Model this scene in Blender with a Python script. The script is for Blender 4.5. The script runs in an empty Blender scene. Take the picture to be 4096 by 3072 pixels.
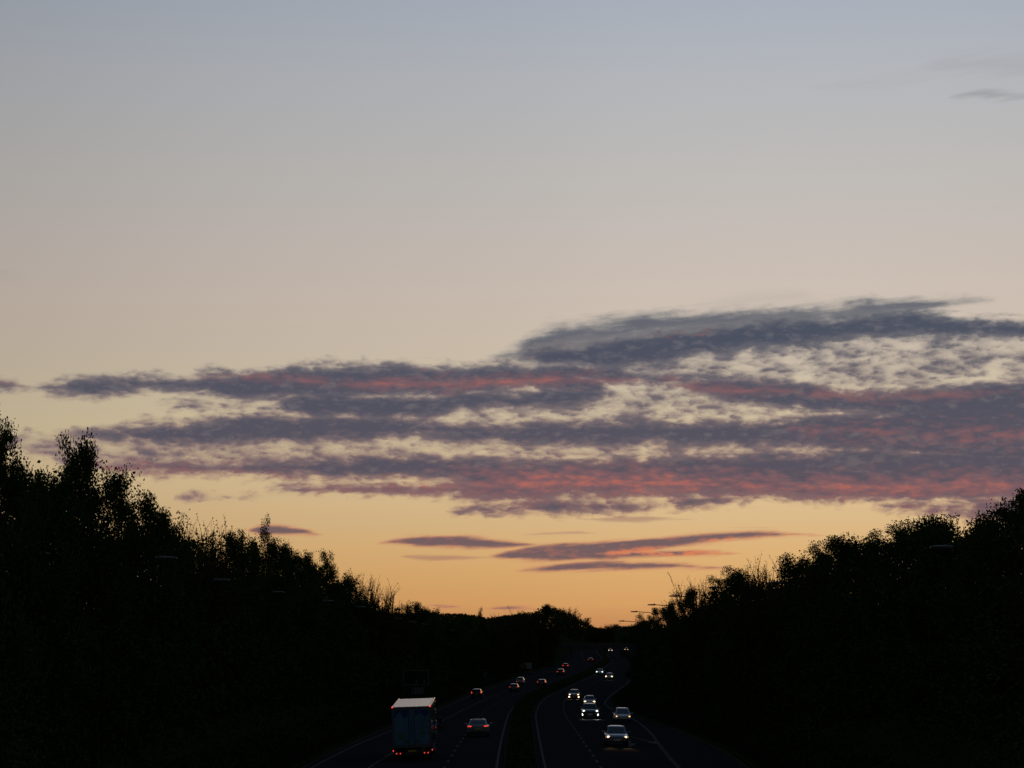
import bpy, bmesh, math, random
import numpy as np
from mathutils import Vector, Matrix, noise as mnoise
R = math.radians
scene = bpy.context.scene
COL = scene.collection

# ------------------------------------------------------------------ camera
CAM_H = 7.6
PITCH = 5.683                                    # degrees above the horizontal
cam_d = bpy.data.cameras.new('camera')
cam_d.sensor_width = 36.0; cam_d.lens = 90.0; cam_d.clip_start = 0.5; cam_d.clip_end = 20000
cam = bpy.data.objects.new('camera', cam_d); COL.objects.link(cam)
cam.location = (0, 0, CAM_H); cam.rotation_euler = (R(90 + PITCH), 0, 0)
scene.camera = cam
vs = scene.view_settings
vs.view_transform = 'Standard'; vs.look = 'None'; vs.exposure = 0.0; vs.gamma = 1.0
vs.use_curve_mapping = False

# ------------------------------------------------------------------ sky
SUN_AZ, SUN_EL = 7.0, 0.6                        # degrees, azimuth clockwise from +Y
PPD = 178.7                                      # sky units per degree

def s2l(c):
    return tuple(((x / 255.0) / 12.92 if x / 255.0 <= 0.04045 else ((x / 255.0 + 0.055) / 1.055) ** 2.4) for x in c)

def sky_uv(px, py):
    """direction of a measured sky point as (azimuth, elevation) in sky units"""
    cx, cy = (px - 2048) / 10240.0, (1536 - py) / 10240.0
    p = R(PITCH)
    x, y, z = cx, math.cos(p) - cy * math.sin(p), math.sin(p) + cy * math.cos(p)
    return (math.degrees(math.atan2(x, y)) * PPD, math.degrees(math.atan2(z, math.hypot(x, y))) * PPD)

world = bpy.data.worlds.new('World'); scene.world = world; world.use_nodes = True
wt = world.node_tree; wt.nodes.clear()
def N(t, **kw):
    n = wt.nodes.new(t)
    for k, v in kw.items(): setattr(n, k, v)
    return n
def put(sock, v):
    if hasattr(v, 'links') or isinstance(v, bpy.types.NodeSocket): wt.links.new(v, sock)
    else: sock.default_value = v
def MA(op, a, b=None, c=None, clamp=False):
    n = N('ShaderNodeMath', operation=op, use_clamp=clamp)
    put(n.inputs[0], a)
    if b is not None: put(n.inputs[1], b)
    if c is not None: put(n.inputs[2], c)
    return n.outputs[0]
def MR(v, a, b, c=0.0, d=1.0, smooth=True):
    n = N('ShaderNodeMapRange', interpolation_type='SMOOTHSTEP' if smooth else 'LINEAR'); n.clamp = True
    put(n.inputs[0], v); n.inputs[1].default_value = a; n.inputs[2].default_value = b
    n.inputs[3].default_value = c; n.inputs[4].default_value = d
    return n.outputs[0]
def MIX(f, a, b):
    n = N('ShaderNodeMix', data_type='RGBA'); put(n.inputs[0], f)
    for s, v in ((n.inputs[6], a), (n.inputs[7], b)):
        if isinstance(v, tuple): s.default_value = (*v, 1)
        else: put(s, v)
    return n.outputs[2]
def SCALE(col, f):
    n = N('ShaderNodeVectorMath', operation='SCALE'); put(n.inputs[0], col); put(n.inputs['Scale'], f); return n.outputs[0]
def RAMP(v, stops, interp='LINEAR'):
    n = N('ShaderNodeValToRGB'); cr = n.color_ramp; cr.interpolation = interp
    while len(cr.elements) > 1: cr.elements.remove(cr.elements[-1])
    for i, (p, c) in enumerate(stops):
        e = cr.elements[0] if i == 0 else cr.elements.new(p)
        e.position = p; e.color = (*c, 1)
    put(n.inputs[0], v); return n.outputs[0]
def NOISE(vec, detail=6, rough=0.55, lac=2.0, dist=0.0):
    n = N('ShaderNodeTexNoise'); put(n.inputs['Vector'], vec)
    n.inputs['Scale'].default_value = 1; n.inputs['Detail'].default_value = detail
    n.inputs['Roughness'].default_value = rough; n.inputs['Lacunarity'].default_value = lac
    n.inputs['Distortion'].default_value = dist
    return n.outputs['Fac']
def VEC(x, y, z=0.0):
    n = N('ShaderNodeCombineXYZ'); put(n.inputs[0], x); put(n.inputs[1], y); put(n.inputs[2], z); return n.outputs[0]

tc = N('ShaderNodeTexCoord'); sp = N('ShaderNodeSeparateXYZ'); wt.links.new(tc.outputs['Generated'], sp.inputs[0])
dx, dy, dz = sp.outputs
hyp = MA('SQRT', MA('ADD', MA('MULTIPLY', dx, dx), MA('MULTIPLY', dy, dy)))
U = MA('MULTIPLY', MA('ARCTAN2', dx, dy), 180 / math.pi * PPD)
V = MA('MULTIPLY', MA('ARCTAN2', dz, hyp), 180 / math.pi * PPD)

# clear-sky colour by elevation (dusk glow low, blue-grey above, darker to the zenith)
SKY = [(2600, (176, 112, 78)), (2540, (188, 126, 82)), (2495, (196, 137, 87)), (2415, (209, 155, 97)),
       (2300, (212, 165, 107)), (2200, (214, 172, 117)), (2095, (212, 178, 130)), (1950, (213, 186, 143)),
       (1700, (210, 192, 158)), (1500, (203, 188, 165)), (1350, (201, 186, 170)), (1150, (198, 185, 174)),
       (900, (191, 183, 177)), (715, (186, 182, 178)), (400, (177, 178, 181)), (200, (171, 175, 182)), (0, (164, 171, 182))]
vmax = 90 * PPD
stops = [(0.0, s2l((150, 95, 75)))]
for y, c in SKY: stops.append((max(0.001, sky_uv(2048, y)[1] / 3600.0), s2l(c)))
stops.append((1.0, (0.31, 0.35, 0.43)))
base_lo = RAMP(MA('DIVIDE', V, 3600.0), sorted(stops))
base_hi = RAMP(MA('DIVIDE', V, vmax), [(3600 / vmax, (0.31, 0.35, 0.43)), (0.33, (0.17, 0.225, 0.32)), (0.5, (0.085, 0.13, 0.21)), (0.7, (0.05, 0.085, 0.15)), (1.0, (0.038, 0.07, 0.13))])
base = MIX(MA('GREATER_THAN', V, 3600.0), base_lo, base_hi)
# physical dusk sky blended in overhead
nis = N('ShaderNodeTexSky', sky_type='NISHITA'); nis.sun_disc = False
nis.sun_elevation = R(SUN_EL); nis.sun_rotation = R(SUN_AZ); nis.air_density = 1.0; nis.dust_density = 1.2; nis.ozone_density = 2.0
nisc = SCALE(nis.outputs[0], 0.012)
base = MIX(MR(V, 5000, 9000, 0.0, 0.3), base, nisc)
# azimuth: brighter towards the set sun, falling away to the dark eastern sky
daz = MA('ABSOLUTE', MA('SUBTRACT', MA('MULTIPLY', U, 1 / PPD), SUN_AZ))
daz = MA('MINIMUM', daz, MA('SUBTRACT', 360.0, daz))
fz = N('ShaderNodeFloatCurve'); cv = fz.mapping.curves[0]
azp = [(0, 1.07), (3, 1.06), (7, 1.0), (12, .93), (18.5, .8), (30, .6), (60, .40), (120, .24), (180, .20)]
cv.points[0].location = (0, azp[0][1] / 1.2); cv.points[1].location = (1, azp[-1][1] / 1.2)
for d, f in azp[1:-1]: cv.points.new(d / 180.0, f / 1.2)
fz.mapping.update(); put(fz.inputs['Value'], MA('DIVIDE', daz, 180.0))
base = SCALE(base, MA('MULTIPLY', fz.outputs[0], 1.2))

# ---- clouds: bands (position, top, bottom) along the western sky, broken up by noise
UMIN, UMAX = -3300.0, 4300.0
un = MA('DIVIDE', MA('SUBTRACT', U, UMIN), UMAX - UMIN, clamp=True)
wn1 = NOISE(VEC(MA('MULTIPLY', U, 1 / 420.), MA('MULTIPLY', V, 1 / 150.), 3.1), 2)
wn2 = NOISE(VEC(MA('MULTIPLY', U, 1 / 420.), MA('MULTIPLY', V, 1 / 150.), 9.7), 2)
Uw = MA('ADD', U, MA('MULTIPLY', MA('SUBTRACT', wn1, .5), 90.))
Vw = MA('ADD', V, MA('MULTIPLY', MA('SUBTRACT', wn2, .5), 30.))
def FC(points):
    n = N('ShaderNodeFloatCurve'); c = n.mapping.curves[0]; n.mapping.extend = 'HORIZONTAL'
    pts = sorted(points)
    c.points[0].location = pts[0]; c.points[1].location = pts[-1]
    for p in pts[1:-1]: c.points.new(*p)
    for p in c.points: p.handle_type = 'AUTO_CLAMPED'
    n.mapping.update(); put(n.inputs['Value'], un); return n.outputs[0]
VS, HS, HB = 2700.0, 420.0, 130.0
def band(pts, bias=0.0, v=None):
    cs, hs = [], []; pts = list(pts)
    if pts[0][1] > pts[0][2]: pts.insert(0, (pts[0][0] - 110, (pts[0][1] + pts[0][2]) / 2 + 100, (pts[0][1] + pts[0][2]) / 2 - 100))
    if pts[-1][1] > pts[-1][2]: pts.append((pts[-1][0] + 110, (pts[-1][1] + pts[-1][2]) / 2 + 100, (pts[-1][1] + pts[-1][2]) / 2 - 100))
    for x, t, b in pts:
        u, vt = sky_uv(x, t); _, vb = sky_uv(x, b)
        f = (u - UMIN) / (UMAX - UMIN)
        cs.append((f, (vt + vb) / 2 / VS)); hs.append((f, ((vt - vb) / 2 + HB) / HS))
    d = MA('ABSOLUTE', MA('SUBTRACT', v if v is not None else V, MA('MULTIPLY', FC(cs), VS)))
    h = MA('MULTIPLY', MA('SUBTRACT', FC(hs), (HB - bias) / HS), HS)
    return MA('SUBTRACT', h, d)
def end(x, y, neg=24): return (x, y + neg, y - neg)      # a closed tip
def union(lst):
    r = lst[0]
    for b in lst[1:]: r = MA('MAXIMUM', r, b)
    return r

mottled = [
 [(-300,1515,1558),(60,1528,1552),end(135,1550,8),(180,1535,1570),(300,1515,1574),(400,1512,1590),(500,1503,1572),(600,1495,1564),(700,1503,1564),(800,1490,1578),(900,1486,1600),(1000,1485,1612),(1090,1482,1600),(1200,1466,1590),(1400,1458,1600),(1600,1455,1590),(1800,1462,1590),(2000,1455,1575),(2200,1455,1565),(2350,1495,1590),end(2460,1560,14)],
 [end(1850,1500),(2000,1462,1545),(2200,1455,1540),(2400,1462,1540),(2600,1488,1546),(2800,1490,1580),(3000,1500,1632),(3200,1520,1650),(3400,1548,1662),(3600,1552,1672),(3800,1535,1682),(4000,1520,1690),(4500,1510,1690)],
 [end(200,1745,12),(330,1720,1772),(450,1705,1774),(600,1700,1782),(800,1690,1792),(900,1670,1786),(1000,1648,1780),(1200,1652,1784),(1400,1648,1776),(1600,1664,1768),(1800,1682,1774),(2000,1688,1782),(2400,1671,1787),(2800,1680,1787),(3200,1675,1790),(3600,1690,1790),(4500,1690,1790)],
 [end(300,1858,8),(400,1848,1878),(600,1848,1886),(800,1842,1893),(1000,1842,1901),(1200,1826,1907),(1400,1816,1917),(1600,1812,1912),(1800,1822,1925),(2000,1832,1985),(2200,1836,1990),(2600,1815,1987),(3000,1803,1995),(3400,1793,2004),(4500,1780,2004)],
 [end(1210,1962,6),(1300,1951,1969),(1400,1942,1971),(1600,1936,1977),(1800,1930,1987),(2000,1915,1997),(2300,1930,1997),(2500,1950,1992),end(2750,1975)],
 [end(1830,2048,6),(2000,2014,2051),(2200,2001,2053),(2400,1999,2047),(2600,1998,2033),(2800,1990,2017),(3000,1984,2007),end(3150,1998)],
 [end(3480,2022,6),(3650,2006,2050),(3800,1998,2060),(4000,1990,2068),(4500,1990,2080)],
 [end(1080,1610),(1200,1575,1668),(1350,1560,1680),(1500,1568,1684),(1700,1572,1680),(1900,1562,1655),(2150,1552,1645),(2350,1540,1615),end(2500,1570)],
 [end(2020,1430,8),(2200,1385,1470),(2450,1355,1475),(2650,1330,1455),(2850,1310,1425),(3000,1290,1412),(3200,1270,1392),(3400,1260,1362),(3600,1248,1348),(3800,1256,1362),(4000,1268,1354),(4500,1290,1352)],
 [end(3130,1700),(3300,1650,1800),(3500,1640,1820),(3800,1600,1850),(4500,1580,1900)],
]
broken = [
 ([end(-100,1790,80),(100,1745,1815),(300,1765,1850),(500,1770,1858),(800,1775,1858),(1100,1775,1842),(1600,1765,1830),(2000,1775,1838),(2400,1780,1832),(2700,1785,1815),(3200,1780,1812),end(3400,1800,80)], 2),
 ([end(950,1640,80),(1100,1600,1660),(1500,1590,1670),(2000,1580,1692),(2300,1560,1692),(2600,1540,1680),(2900,1570,1680),(3150,1640,1690),end(3350,1680,80)], -5),
 ([end(1950,1455,80),(2100,1410,1510),(2300,1415,1525),(2600,1415,1522),(2800,1415,1512),(3000,1400,1520),(3300,1370,1552),(3600,1345,1545),(3900,1350,1505),(4500,1340,1505)], -4),
 ([end(560,1610,80),(700,1570,1650),(900,1590,1660),end(1080,1640,80)], -20),
 ([end(1000,1975,80),(1100,1915,1990),(1400,1915,1975),(1700,1912,1950),end(1950,1935,80)], -22),
 ([end(660,1988,80),(740,1972,2000),(830,1968,2004),(915,1976,1996),(930,1984,1990),(960,1970,1992),(1030,1972,1990),end(1100,1980,80)], -6),
]
lentic = [
 [end(1500,2172,5),(1600,2150,2179),(1750,2141,2193),(1900,2144,2195),(2000,2157,2193),(2080,2168,2186),end(2180,2180,5)],
 [end(1940,2226,6),(2050,2200,2240),(2200,2174,2238),(2400,2162,2228),(2600,2151,2208),(2750,2137,2184),(2900,2124,2166),(3000,2121,2156),(3150,2128,2146),end(3310,2142,5)],
 [end(1950,2226,6),(2100,2208,2245),(2300,2203,2247),(2500,2203,2236),(2700,2198,2228),(2850,2205,2222),end(3000,2215,5)],
 [end(2040,2282,5),(2150,2264,2288),(2300,2246,2288),(2500,2241,2283),(2700,2249,2277),(2850,2265,2275),end(2960,2273,4)],
 [end(980,2122,6),(1100,2095,2141),(1180,2103,2141),end(1300,2138,5)],
 [end(1690,2422,4),(1740,2414,2430),(1790,2419,2431),end(1850,2428,4)],
 [end(1950,2434,4),(2030,2424,2441),(2090,2427,2441),end(2170,2438,4)],
]
faint = [
 [end(1580,2226,4),(1720,2219,2242),(1850,2224,2238),end(2030,2230,4)],
 [end(2310,2077,4),(2450,2066,2086),(2550,2063,2089),(2650,2069,2081),end(2780,2078,4)],
 [end(2060,2140,3),(2200,2129,2138),(2300,2127,2135),end(2390,2133,3)],
 [end(2880,2111,3),(3000,2107,2114),end(3110,2110,3)],
]
veil = [[end(1930,1425,20),(2060,1385,1455),(2130,1325,1475),(2250,1288,1490),(2350,1276,1490),(2500,1250,1480),(2700,1243,1460),(2900,1236,1420),(3100,1226,1380),(3300,1212,1330),(3500,1188,1290),(3700,1183,1248),(3850,1190,1222),end(3980,1200,8)]]
haze_wisp = [[end(2750,1225,14),(2950,1180,1225),(3150,1165,1215),end(3300,1195,14)], [end(-300,1100,8),(0,1092,1112),end(90,1106,6)]]

# textures of the cloud field
n_big = NOISE(VEC(MA('MULTIPLY', Uw, 1 / 155.), MA('MULTIPLY', Vw, 1 / 62.), 1.7), 6, .6)
n_fine = NOISE(VEC(MA('MULTIPLY', Uw, 1 / 54.), MA('MULTIPLY', Vw, 1 / 26.), 5.3), 4, .6)
vo = N('ShaderNodeTexVoronoi', voronoi_dimensions='2D', feature='SMOOTH_F1'); vo.inputs['Scale'].default_value = 1.0; vo.inputs['Smoothness'].default_value = .6
put(vo.inputs['Vector'], VEC(MA('ADD', MA('MULTIPLY', Uw, 1 / 66.), MA('MULTIPLY', n_fine, 2.0)), MA('ADD', MA('MULTIPLY', Vw, 1 / 24.), MA('MULTIPLY', n_big, 2.2))))
cell = MA('SUBTRACT', .42, vo.outputs['Distance'])                # puffs of the altocumulus sheet
skew = MA('ADD', V, MA('MULTIPLY', U, -0.10))
n_str = NOISE(VEC(MA('MULTIPLY', Uw, 1 / 330.), MA('MULTIPLY', skew, 1 / 22.), 8.8), 4, .62)
nb = MA('SUBTRACT', n_big, .5); nf = MA('SUBTRACT', n_fine, .5); ns = MA('SUBTRACT', n_str, .5)

d1 = union([band(b, 10.0, Vw) for b in mottled])
d2 = union([band(b, bi, Vw) for b, bi in broken])
f1 = MA('ADD', MA('ADD', d1, MA('MULTIPLY', cell, 20.)), MA('ADD', MA('MULTIPLY', nb, 112.), MA('MULTIPLY', nf, 46.)))
f2 = MA('ADD', MA('ADD', MA('MINIMUM', d2, 3.0), MA('MULTIPLY', cell, 34.)), MA('ADD', MA('MULTIPLY', nb, 120.), MA('MULTIPLY', nf, 60.)))
fm = MA('MAXIMUM', f1, f2)
dl = union([band(b) for b in lentic])
fl = MA('ADD', dl, MA('ADD', MA('MULTIPLY', ns, 30.), MA('MULTIPLY', nf, 10.)))
df = union([band(b) for b in faint])
ff = MA('ADD', df, MA('ADD', MA('MULTIPLY', ns, 22.), MA('MULTIPLY', nf, 5.)))
dv = union([band(b, v=Vw) for b in veil])
fv = MA('ADD', MA('MINIMUM', dv, 46.), MA('ADD', MA('MULTIPLY', ns, 62.), MA('ADD', MA('MULTIPLY', nb, 90.), MA('MULTIPLY', nf, 22.))))
dh = union([band(b) for b in haze_wisp])
fh = MA('ADD', dh, MA('MULTIPLY', ns, 60.))

# high thin wisps over the upper right
hs_str = NOISE(VEC(MA('MULTIPLY', U, 1 / 260.), MA('MULTIPLY', MA('ADD', V, MA('MULTIPLY', U, -.12)), 1 / 26.), 4.4), 4, .6)
hw = union([band([end(3300,352,10),(3500,325,345),(3650,302,318),end(3750,300,8)]), band([end(3680,270,12),(3850,222,300),(4100,218,310),(5000,215,330)])])
hd = band([end(3780,392,12),(3900,350,394),(4000,356,406),(4100,366,400),(5000,380,400)])
upper = MIX(MA('MULTIPLY', MR(MA('ADD', hw, MA('MULTIPLY', MA('SUBTRACT', hs_str, .5), 110.)), -30, 50), .17), base, s2l((132, 132, 138)))
upper = MIX(MA('MULTIPLY', MR(MA('ADD', hd, MA('MULTIPLY', MA('SUBTRACT', hs_str, .52), 90.)), -12, 34), .42), upper, s2l((128, 130, 134)))
upper = MIX(MA('MULTIPLY', MA('GREATER_THAN', V, 1500.0), MR(U, 3000, 4200, 1, 0)), base, upper)
# colours
hgt = MR(V, 250, 1300, 0, 1, False)
core = MIX(hgt, s2l((92, 81, 91)), s2l((74, 81, 97)))
core = MIX(MR(MA('ADD', n_fine, MA('MULTIPLY', n_big, .5)),   .74, 1.0, 0, .45), core, MIX(hgt, s2l((126, 106, 108)), s2l((118, 117, 120))))
thin = MIX(hgt, s2l((168, 122, 108)), s2l((124, 124, 127)))
am = MR(fm, -20, 27); tm = MR(fm, -8, 52)
# afterglow catching the undersides
reds = [
 ([(-300,1515,1540),(100,1520,1545),end(160,1540),end(640,1510),(760,1500,1520),(900,1498,1526),(1000,1494,1522),(1200,1505,1540),(1400,1512,1560),(1600,1508,1562),(1800,1500,1570),(2000,1503,1555),(2200,1498,1550),(2400,1498,1548),(2600,1508,1548),(2800,1518,1578),(3000,1528,1592),(3200,1548,1602),(3400,1553,1604),(3600,1566,1602),(3800,1558,1592),(4000,1556,1582),(4500,1560,1580)], -90),
 ([end(300,1875,12),(420,1862,1890),(600,1858,1892),(900,1870,1905),(1100,1888,1910),end(1250,1905,12)], 6),
 ([end(1180,1962,12),(1300,1948,1974),(1500,1930,1975),(1800,1912,1982),(2000,1890,1996),(2300,1875,1990),(2600,1868,1988),(2900,1890,1990),(3200,1908,1990),(3500,1905,2000),(3800,1902,1995),(4000,1908,1990),(4500,1908,1990)], 12),
 ([end(3150,1730),(3400,1700,1745),(3700,1712,1772),(4000,1700,1770),(4500,1700,1770)], -6),
 ([end(3500,2030),(3650,2012,2050),(3900,2010,2060),(4500,2005,2075)], -4),
 ([end(2600,1345),(2700,1335,1350),(2800,1333,1352),end(2900,1345)], -30),
]
dr = union([band(b, bi, Vw) for b, bi in reds])
n_red = NOISE(VEC(MA('MULTIPLY', Uw, 1 / 62.), MA('MULTIPLY', Vw, 1 / 22.), 12.4), 4, .5)
n_rlow = NOISE(VEC(MA('MULTIPLY', U, 1 / 300.), MA('MULTIPLY', V, 1 / 70.), 15.1), 3, .5)
fr = MA('ADD', dr, MA('ADD', MA('MULTIPLY', MA('ADD', MA('SUBTRACT', n_red, .55), MA('MULTIPLY', cell, .30)), 170.), MA('MULTIPLY', MA('SUBTRACT', n_rlow, .5), 80.)))
dr1 = band(reds[0][0], 0.0, Vw)                                  # one long thin streak under the upper band
fr1 = MA('ADD', MA('MULTIPLY', dr1, 1.7), MA('ADD', MA('MULTIPLY', MA('SUBTRACT', n_red, .52), 150.), MA('MULTIPLY', MA('SUBTRACT', n_rlow, .5), 150.)))
fr = MA('MAXIMUM', fr, MA('SUBTRACT', fr1, 16.0))
red = MR(fr, -50, 80)
redc = MIX(MR(fr, 25, 130), s2l((140, 96, 98)), s2l((192, 108, 90)))
ccol = MIX(tm, thin, core)
ccol = MIX(MA('MULTIPLY', red, .88), ccol, redc)
# paler gaps ring
sky = MIX(MA('MULTIPLY', MR(fv, -22, 44), .93), base, MIX(MR(fv, 0, 60), s2l((140, 139, 138)), s2l((86, 91, 105))))
sky = MIX(MA('MULTIPLY', MR(fh, -30, 40), .16), sky, s2l((128, 126, 130)))
sky = MIX(MA('MULTIPLY', MR(MA('ADD', MA('MINIMUM', d2, 12.), MA('MULTIPLY', nb, 110.)), -28, 30), .50), sky, MIX(hgt, s2l((158, 128, 116)), s2l((138, 135, 132))))
sky = MIX(MA('MULTIPLY', am, .99), sky, ccol)
al = MR(fl, -9, 12); tl = MR(fl, -3, 17)
nred2 = MR(n_red, .5, .68)
lred = MA('MULTIPLY', MR(union([band([end(2330,2215),(2500,2195,2225),(2700,2185,2230),(2850,2200,2228),end(3050,2215)]), band([end(2750,2160),(2900,2150,2168),(3050,2142,2160),(3200,2138,2155),end(3350,2145)])]), -10, 12), MR(n_red, .40, .58))
lcol = MIX(tl, s2l((204, 138, 104)), MIX(MA('MULTIPLY', nred2, .35), s2l((104, 84, 93)), s2l((176, 106, 92))))
lcol = MIX(lred, lcol, s2l((212, 122, 88)))
sky = MIX(MA('MULTIPLY', al, .93), sky, lcol)
sky = MIX(MA('MULTIPLY', MR(ff, -5, 9), .55), sky, MIX(hgt, s2l((160, 110, 100)), s2l((120, 122, 128))))
# clouds thin out beyond the cloud street's ends; clear sky elsewhere
inband = MA('MULTIPLY', MA('MULTIPLY', MA('GREATER_THAN', V, 40.0), MA('LESS_THAN', V, 1500.0)),
            MA('MULTIPLY', MA('GREATER_THAN', U, UMIN), MA('LESS_THAN', U, UMAX)))
fade = MA('MULTIPLY', MR(U, UMIN, UMIN + 700), MR(U, UMAX - 1200, UMAX, 1, 0))
sky = MIX(fade, base, sky)
bg = N('ShaderNodeBackground'); put(bg.inputs[0], sky)
bg0 = N('ShaderNodeBackground'); put(bg0.inputs[0], upper)
mx = N('ShaderNodeMixShader'); put(mx.inputs[0], inband); wt.links.new(bg0.outputs[0], mx.inputs[1]); wt.links.new(bg.outputs[0], mx.inputs[2])
wo = N('ShaderNodeOutputWorld'); wt.links.new(mx.outputs[0], wo.inputs[0])
world.cycles.sampling_method = 'MANUAL'; world.cycles.sample_map_resolution = 256

sun_d = bpy.data.lights.new('sun', 'SUN'); sun_d.energy = 0.008; sun_d.angle = R(12); sun_d.color = (1, .55, .3)
sun = bpy.data.objects.new('sun', sun_d); COL.objects.link(sun)
sun.rotation_euler = Vector((-math.sin(R(SUN_AZ)) * math.cos(R(SUN_EL)), -math.cos(R(SUN_AZ)) * math.cos(R(SUN_EL)), -math.sin(R(SUN_EL)))).to_track_quat('-Z', 'Y').to_euler()

# ------------------------------------------------------------------ helpers
class MB:
    """collects faces, then becomes ONE mesh object"""
    def __init__(s): s.v, s.f = [], []
    def add(s, verts, faces):
        o = len(s.v); s.v += [tuple(p) for p in verts]; s.f += [tuple(i + o for i in q) for q in faces]
    def box(s, x0, x1, y0, y1, z0, z1):
        s.add([(x0,y0,z0),(x1,y0,z0),(x1,y1,z0),(x0,y1,z0),(x0,y0,z1),(x1,y0,z1),(x1,y1,z1),(x0,y1,z1)],
              [(3,2,1,0),(4,5,6,7),(0,1,5,4),(1,2,6,5),(2,3,7,6),(3,0,4,7)])
    def quad(s, a, b, c, d): s.add([a, b, c, d], [(0, 1, 2, 3)])
    def slab(s, pts, n, t):
        """a flat polygon given thickness t along n"""
        n = Vector(n).normalized() * t; k = len(pts)
        top = [Vector(p) + n for p in pts]
        s.add([Vector(p) for p in pts] + top, [tuple(range(k))[::-1], tuple(range(k, 2 * k))] + [(i, (i + 1) % k, k + (i + 1) % k, k + i) for i in range(k)])
    def loft(s, rings, cap=True):
        k = len(rings[0]); o = len(s.v)
        for r in rings: s.v += [tuple(p) for p in r]
        for j in range(len(rings) - 1):
            for i in range(k):
                a = o + j * k + i; b = o + j * k + (i + 1) % k
                s.f.append((a, b, b + k, a + k))
        if cap:
            s.f.append(tuple(range(o, o + k))[::-1]); e = o + (len(rings) - 1) * k
            s.f.append(tuple(range(e, e + k)))
    def tube(s, pts, rad, n=6, cap=True):
        pts = [Vector(p) for p in pts]; rings = []
        for i, p in enumerate(pts):
            d = (pts[min(i + 1, len(pts) - 1)] - pts[max(i - 1, 0)])
            d = d.normalized() if d.length > 1e-6 else Vector((0, 0, 1))
            a = d.cross(Vector((0, 0, 1)) if abs(d.z) < .95 else Vector((1, 0, 0))).normalized(); b = d.cross(a)
            r = rad[i] if isinstance(rad, (list, tuple)) else rad
            rings.append([p + (a * math.cos(t) + b * math.sin(t)) * r for t in (2 * math.pi * j / n for j in range(n))])
        s.loft(rings, cap)
    def lathe(s, prof, c=(0, 0, 0), axis='z', n=16):
        rings = []
        for r, h in prof:
            ring = []
            for j in range(n):
                t = 2 * math.pi * j / n; a, b = r * math.cos(t), r * math.sin(t)
                ring.append({'z': (c[0] + a, c[1] + b, c[2] + h), 'x': (c[0] + h, c[1] + a, c[2] + b), 'y': (c[0] + a, c[1] + h, c[2] + b)}[axis])
            rings.append(ring)
        s.loft(rings)
    def ellipsoid(s, c, r, n=10, m=6):
        rings = []
        for k in range(m + 1):
            t = -math.pi / 2 + math.pi * (k + .02 if k == 0 else k - .02 if k == m else k) / m
            rings.append([(c[0] + r[0] * math.cos(t) * math.cos(2 * math.pi * j / n), c[1] + r[1] * math.cos(t) * math.sin(2 * math.pi * j / n), c[2] + r[2] * math.sin(t)) for j in range(n)])
        s.loft(rings)
    def mesh(s, name, smooth=0):
        me = bpy.data.meshes.new(name); me.from_pydata(s.v, [], s.f); me.update()
        if smooth:
            bm = bmesh.new(); bm.from_mesh(me); bmesh.ops.recalc_face_normals(bm, faces=bm.faces)
            for e in bm.edges: e.smooth = len(e.link_faces) == 2 and e.calc_face_angle(0) < R(smooth)
            for f in bm.faces: f.smooth = True
            bm.to_mesh(me); bm.free()
        return me
    def build(s, name, m, parent=None, smooth=0, bevel=0):
        me = s.mesh(name, 0 if bevel else smooth)
        if bevel:
            bm = bmesh.new(); bm.from_mesh(me); bmesh.ops.recalc_face_normals(bm, faces=bm.faces)
            bmesh.ops.bevel(bm, geom=[e for e in bm.edges if e.calc_face_angle(0) > R(25)], offset=bevel, segments=2, affect='EDGES', clamp_overlap=True)
            for f in bm.faces: f.smooth = True
            for e in bm.edges: e.smooth = len(e.link_faces) == 2 and e.calc_face_angle(0) < R(50)
            bm.to_mesh(me); bm.free()
        me.materials.append(m)
        return link(name, me, parent)
def link(name, data, parent=None):
    o = bpy.data.objects.new(name, data); COL.objects.link(o)
    if parent: o.parent = parent
    return o
def empty(name, loc=(0, 0, 0), rot=(0, 0, 0)):
    o = link(name, None); o.location = loc; o.rotation_euler = rot; o.empty_display_size = .2; return o
def tag(o, label=None, cat=None, group=None, kind=None):
    if label: o['label'] = label
    if cat: o['category'] = cat
    if group: o['group'] = group
    if kind: o['kind'] = kind
    return o
def copy_tree(o, parent=None):
    c = o.copy(); COL.objects.link(c); c.parent = parent
    for ch in o.children: copy_tree(ch, c)
    return c
def ordinal(n):
    return {1: 'first', 2: 'second', 3: 'third', 4: 'fourth', 5: 'fifth', 6: 'sixth', 7: 'seventh', 8: 'eighth', 9: 'ninth', 10: 'tenth', 11: 'eleventh', 12: 'twelfth'}.get(
        n, f"{n}{'st' if n % 10 == 1 and n != 11 else 'nd' if n % 10 == 2 and n != 12 else 'rd' if n % 10 == 3 and n != 13 else 'th'}")

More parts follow.
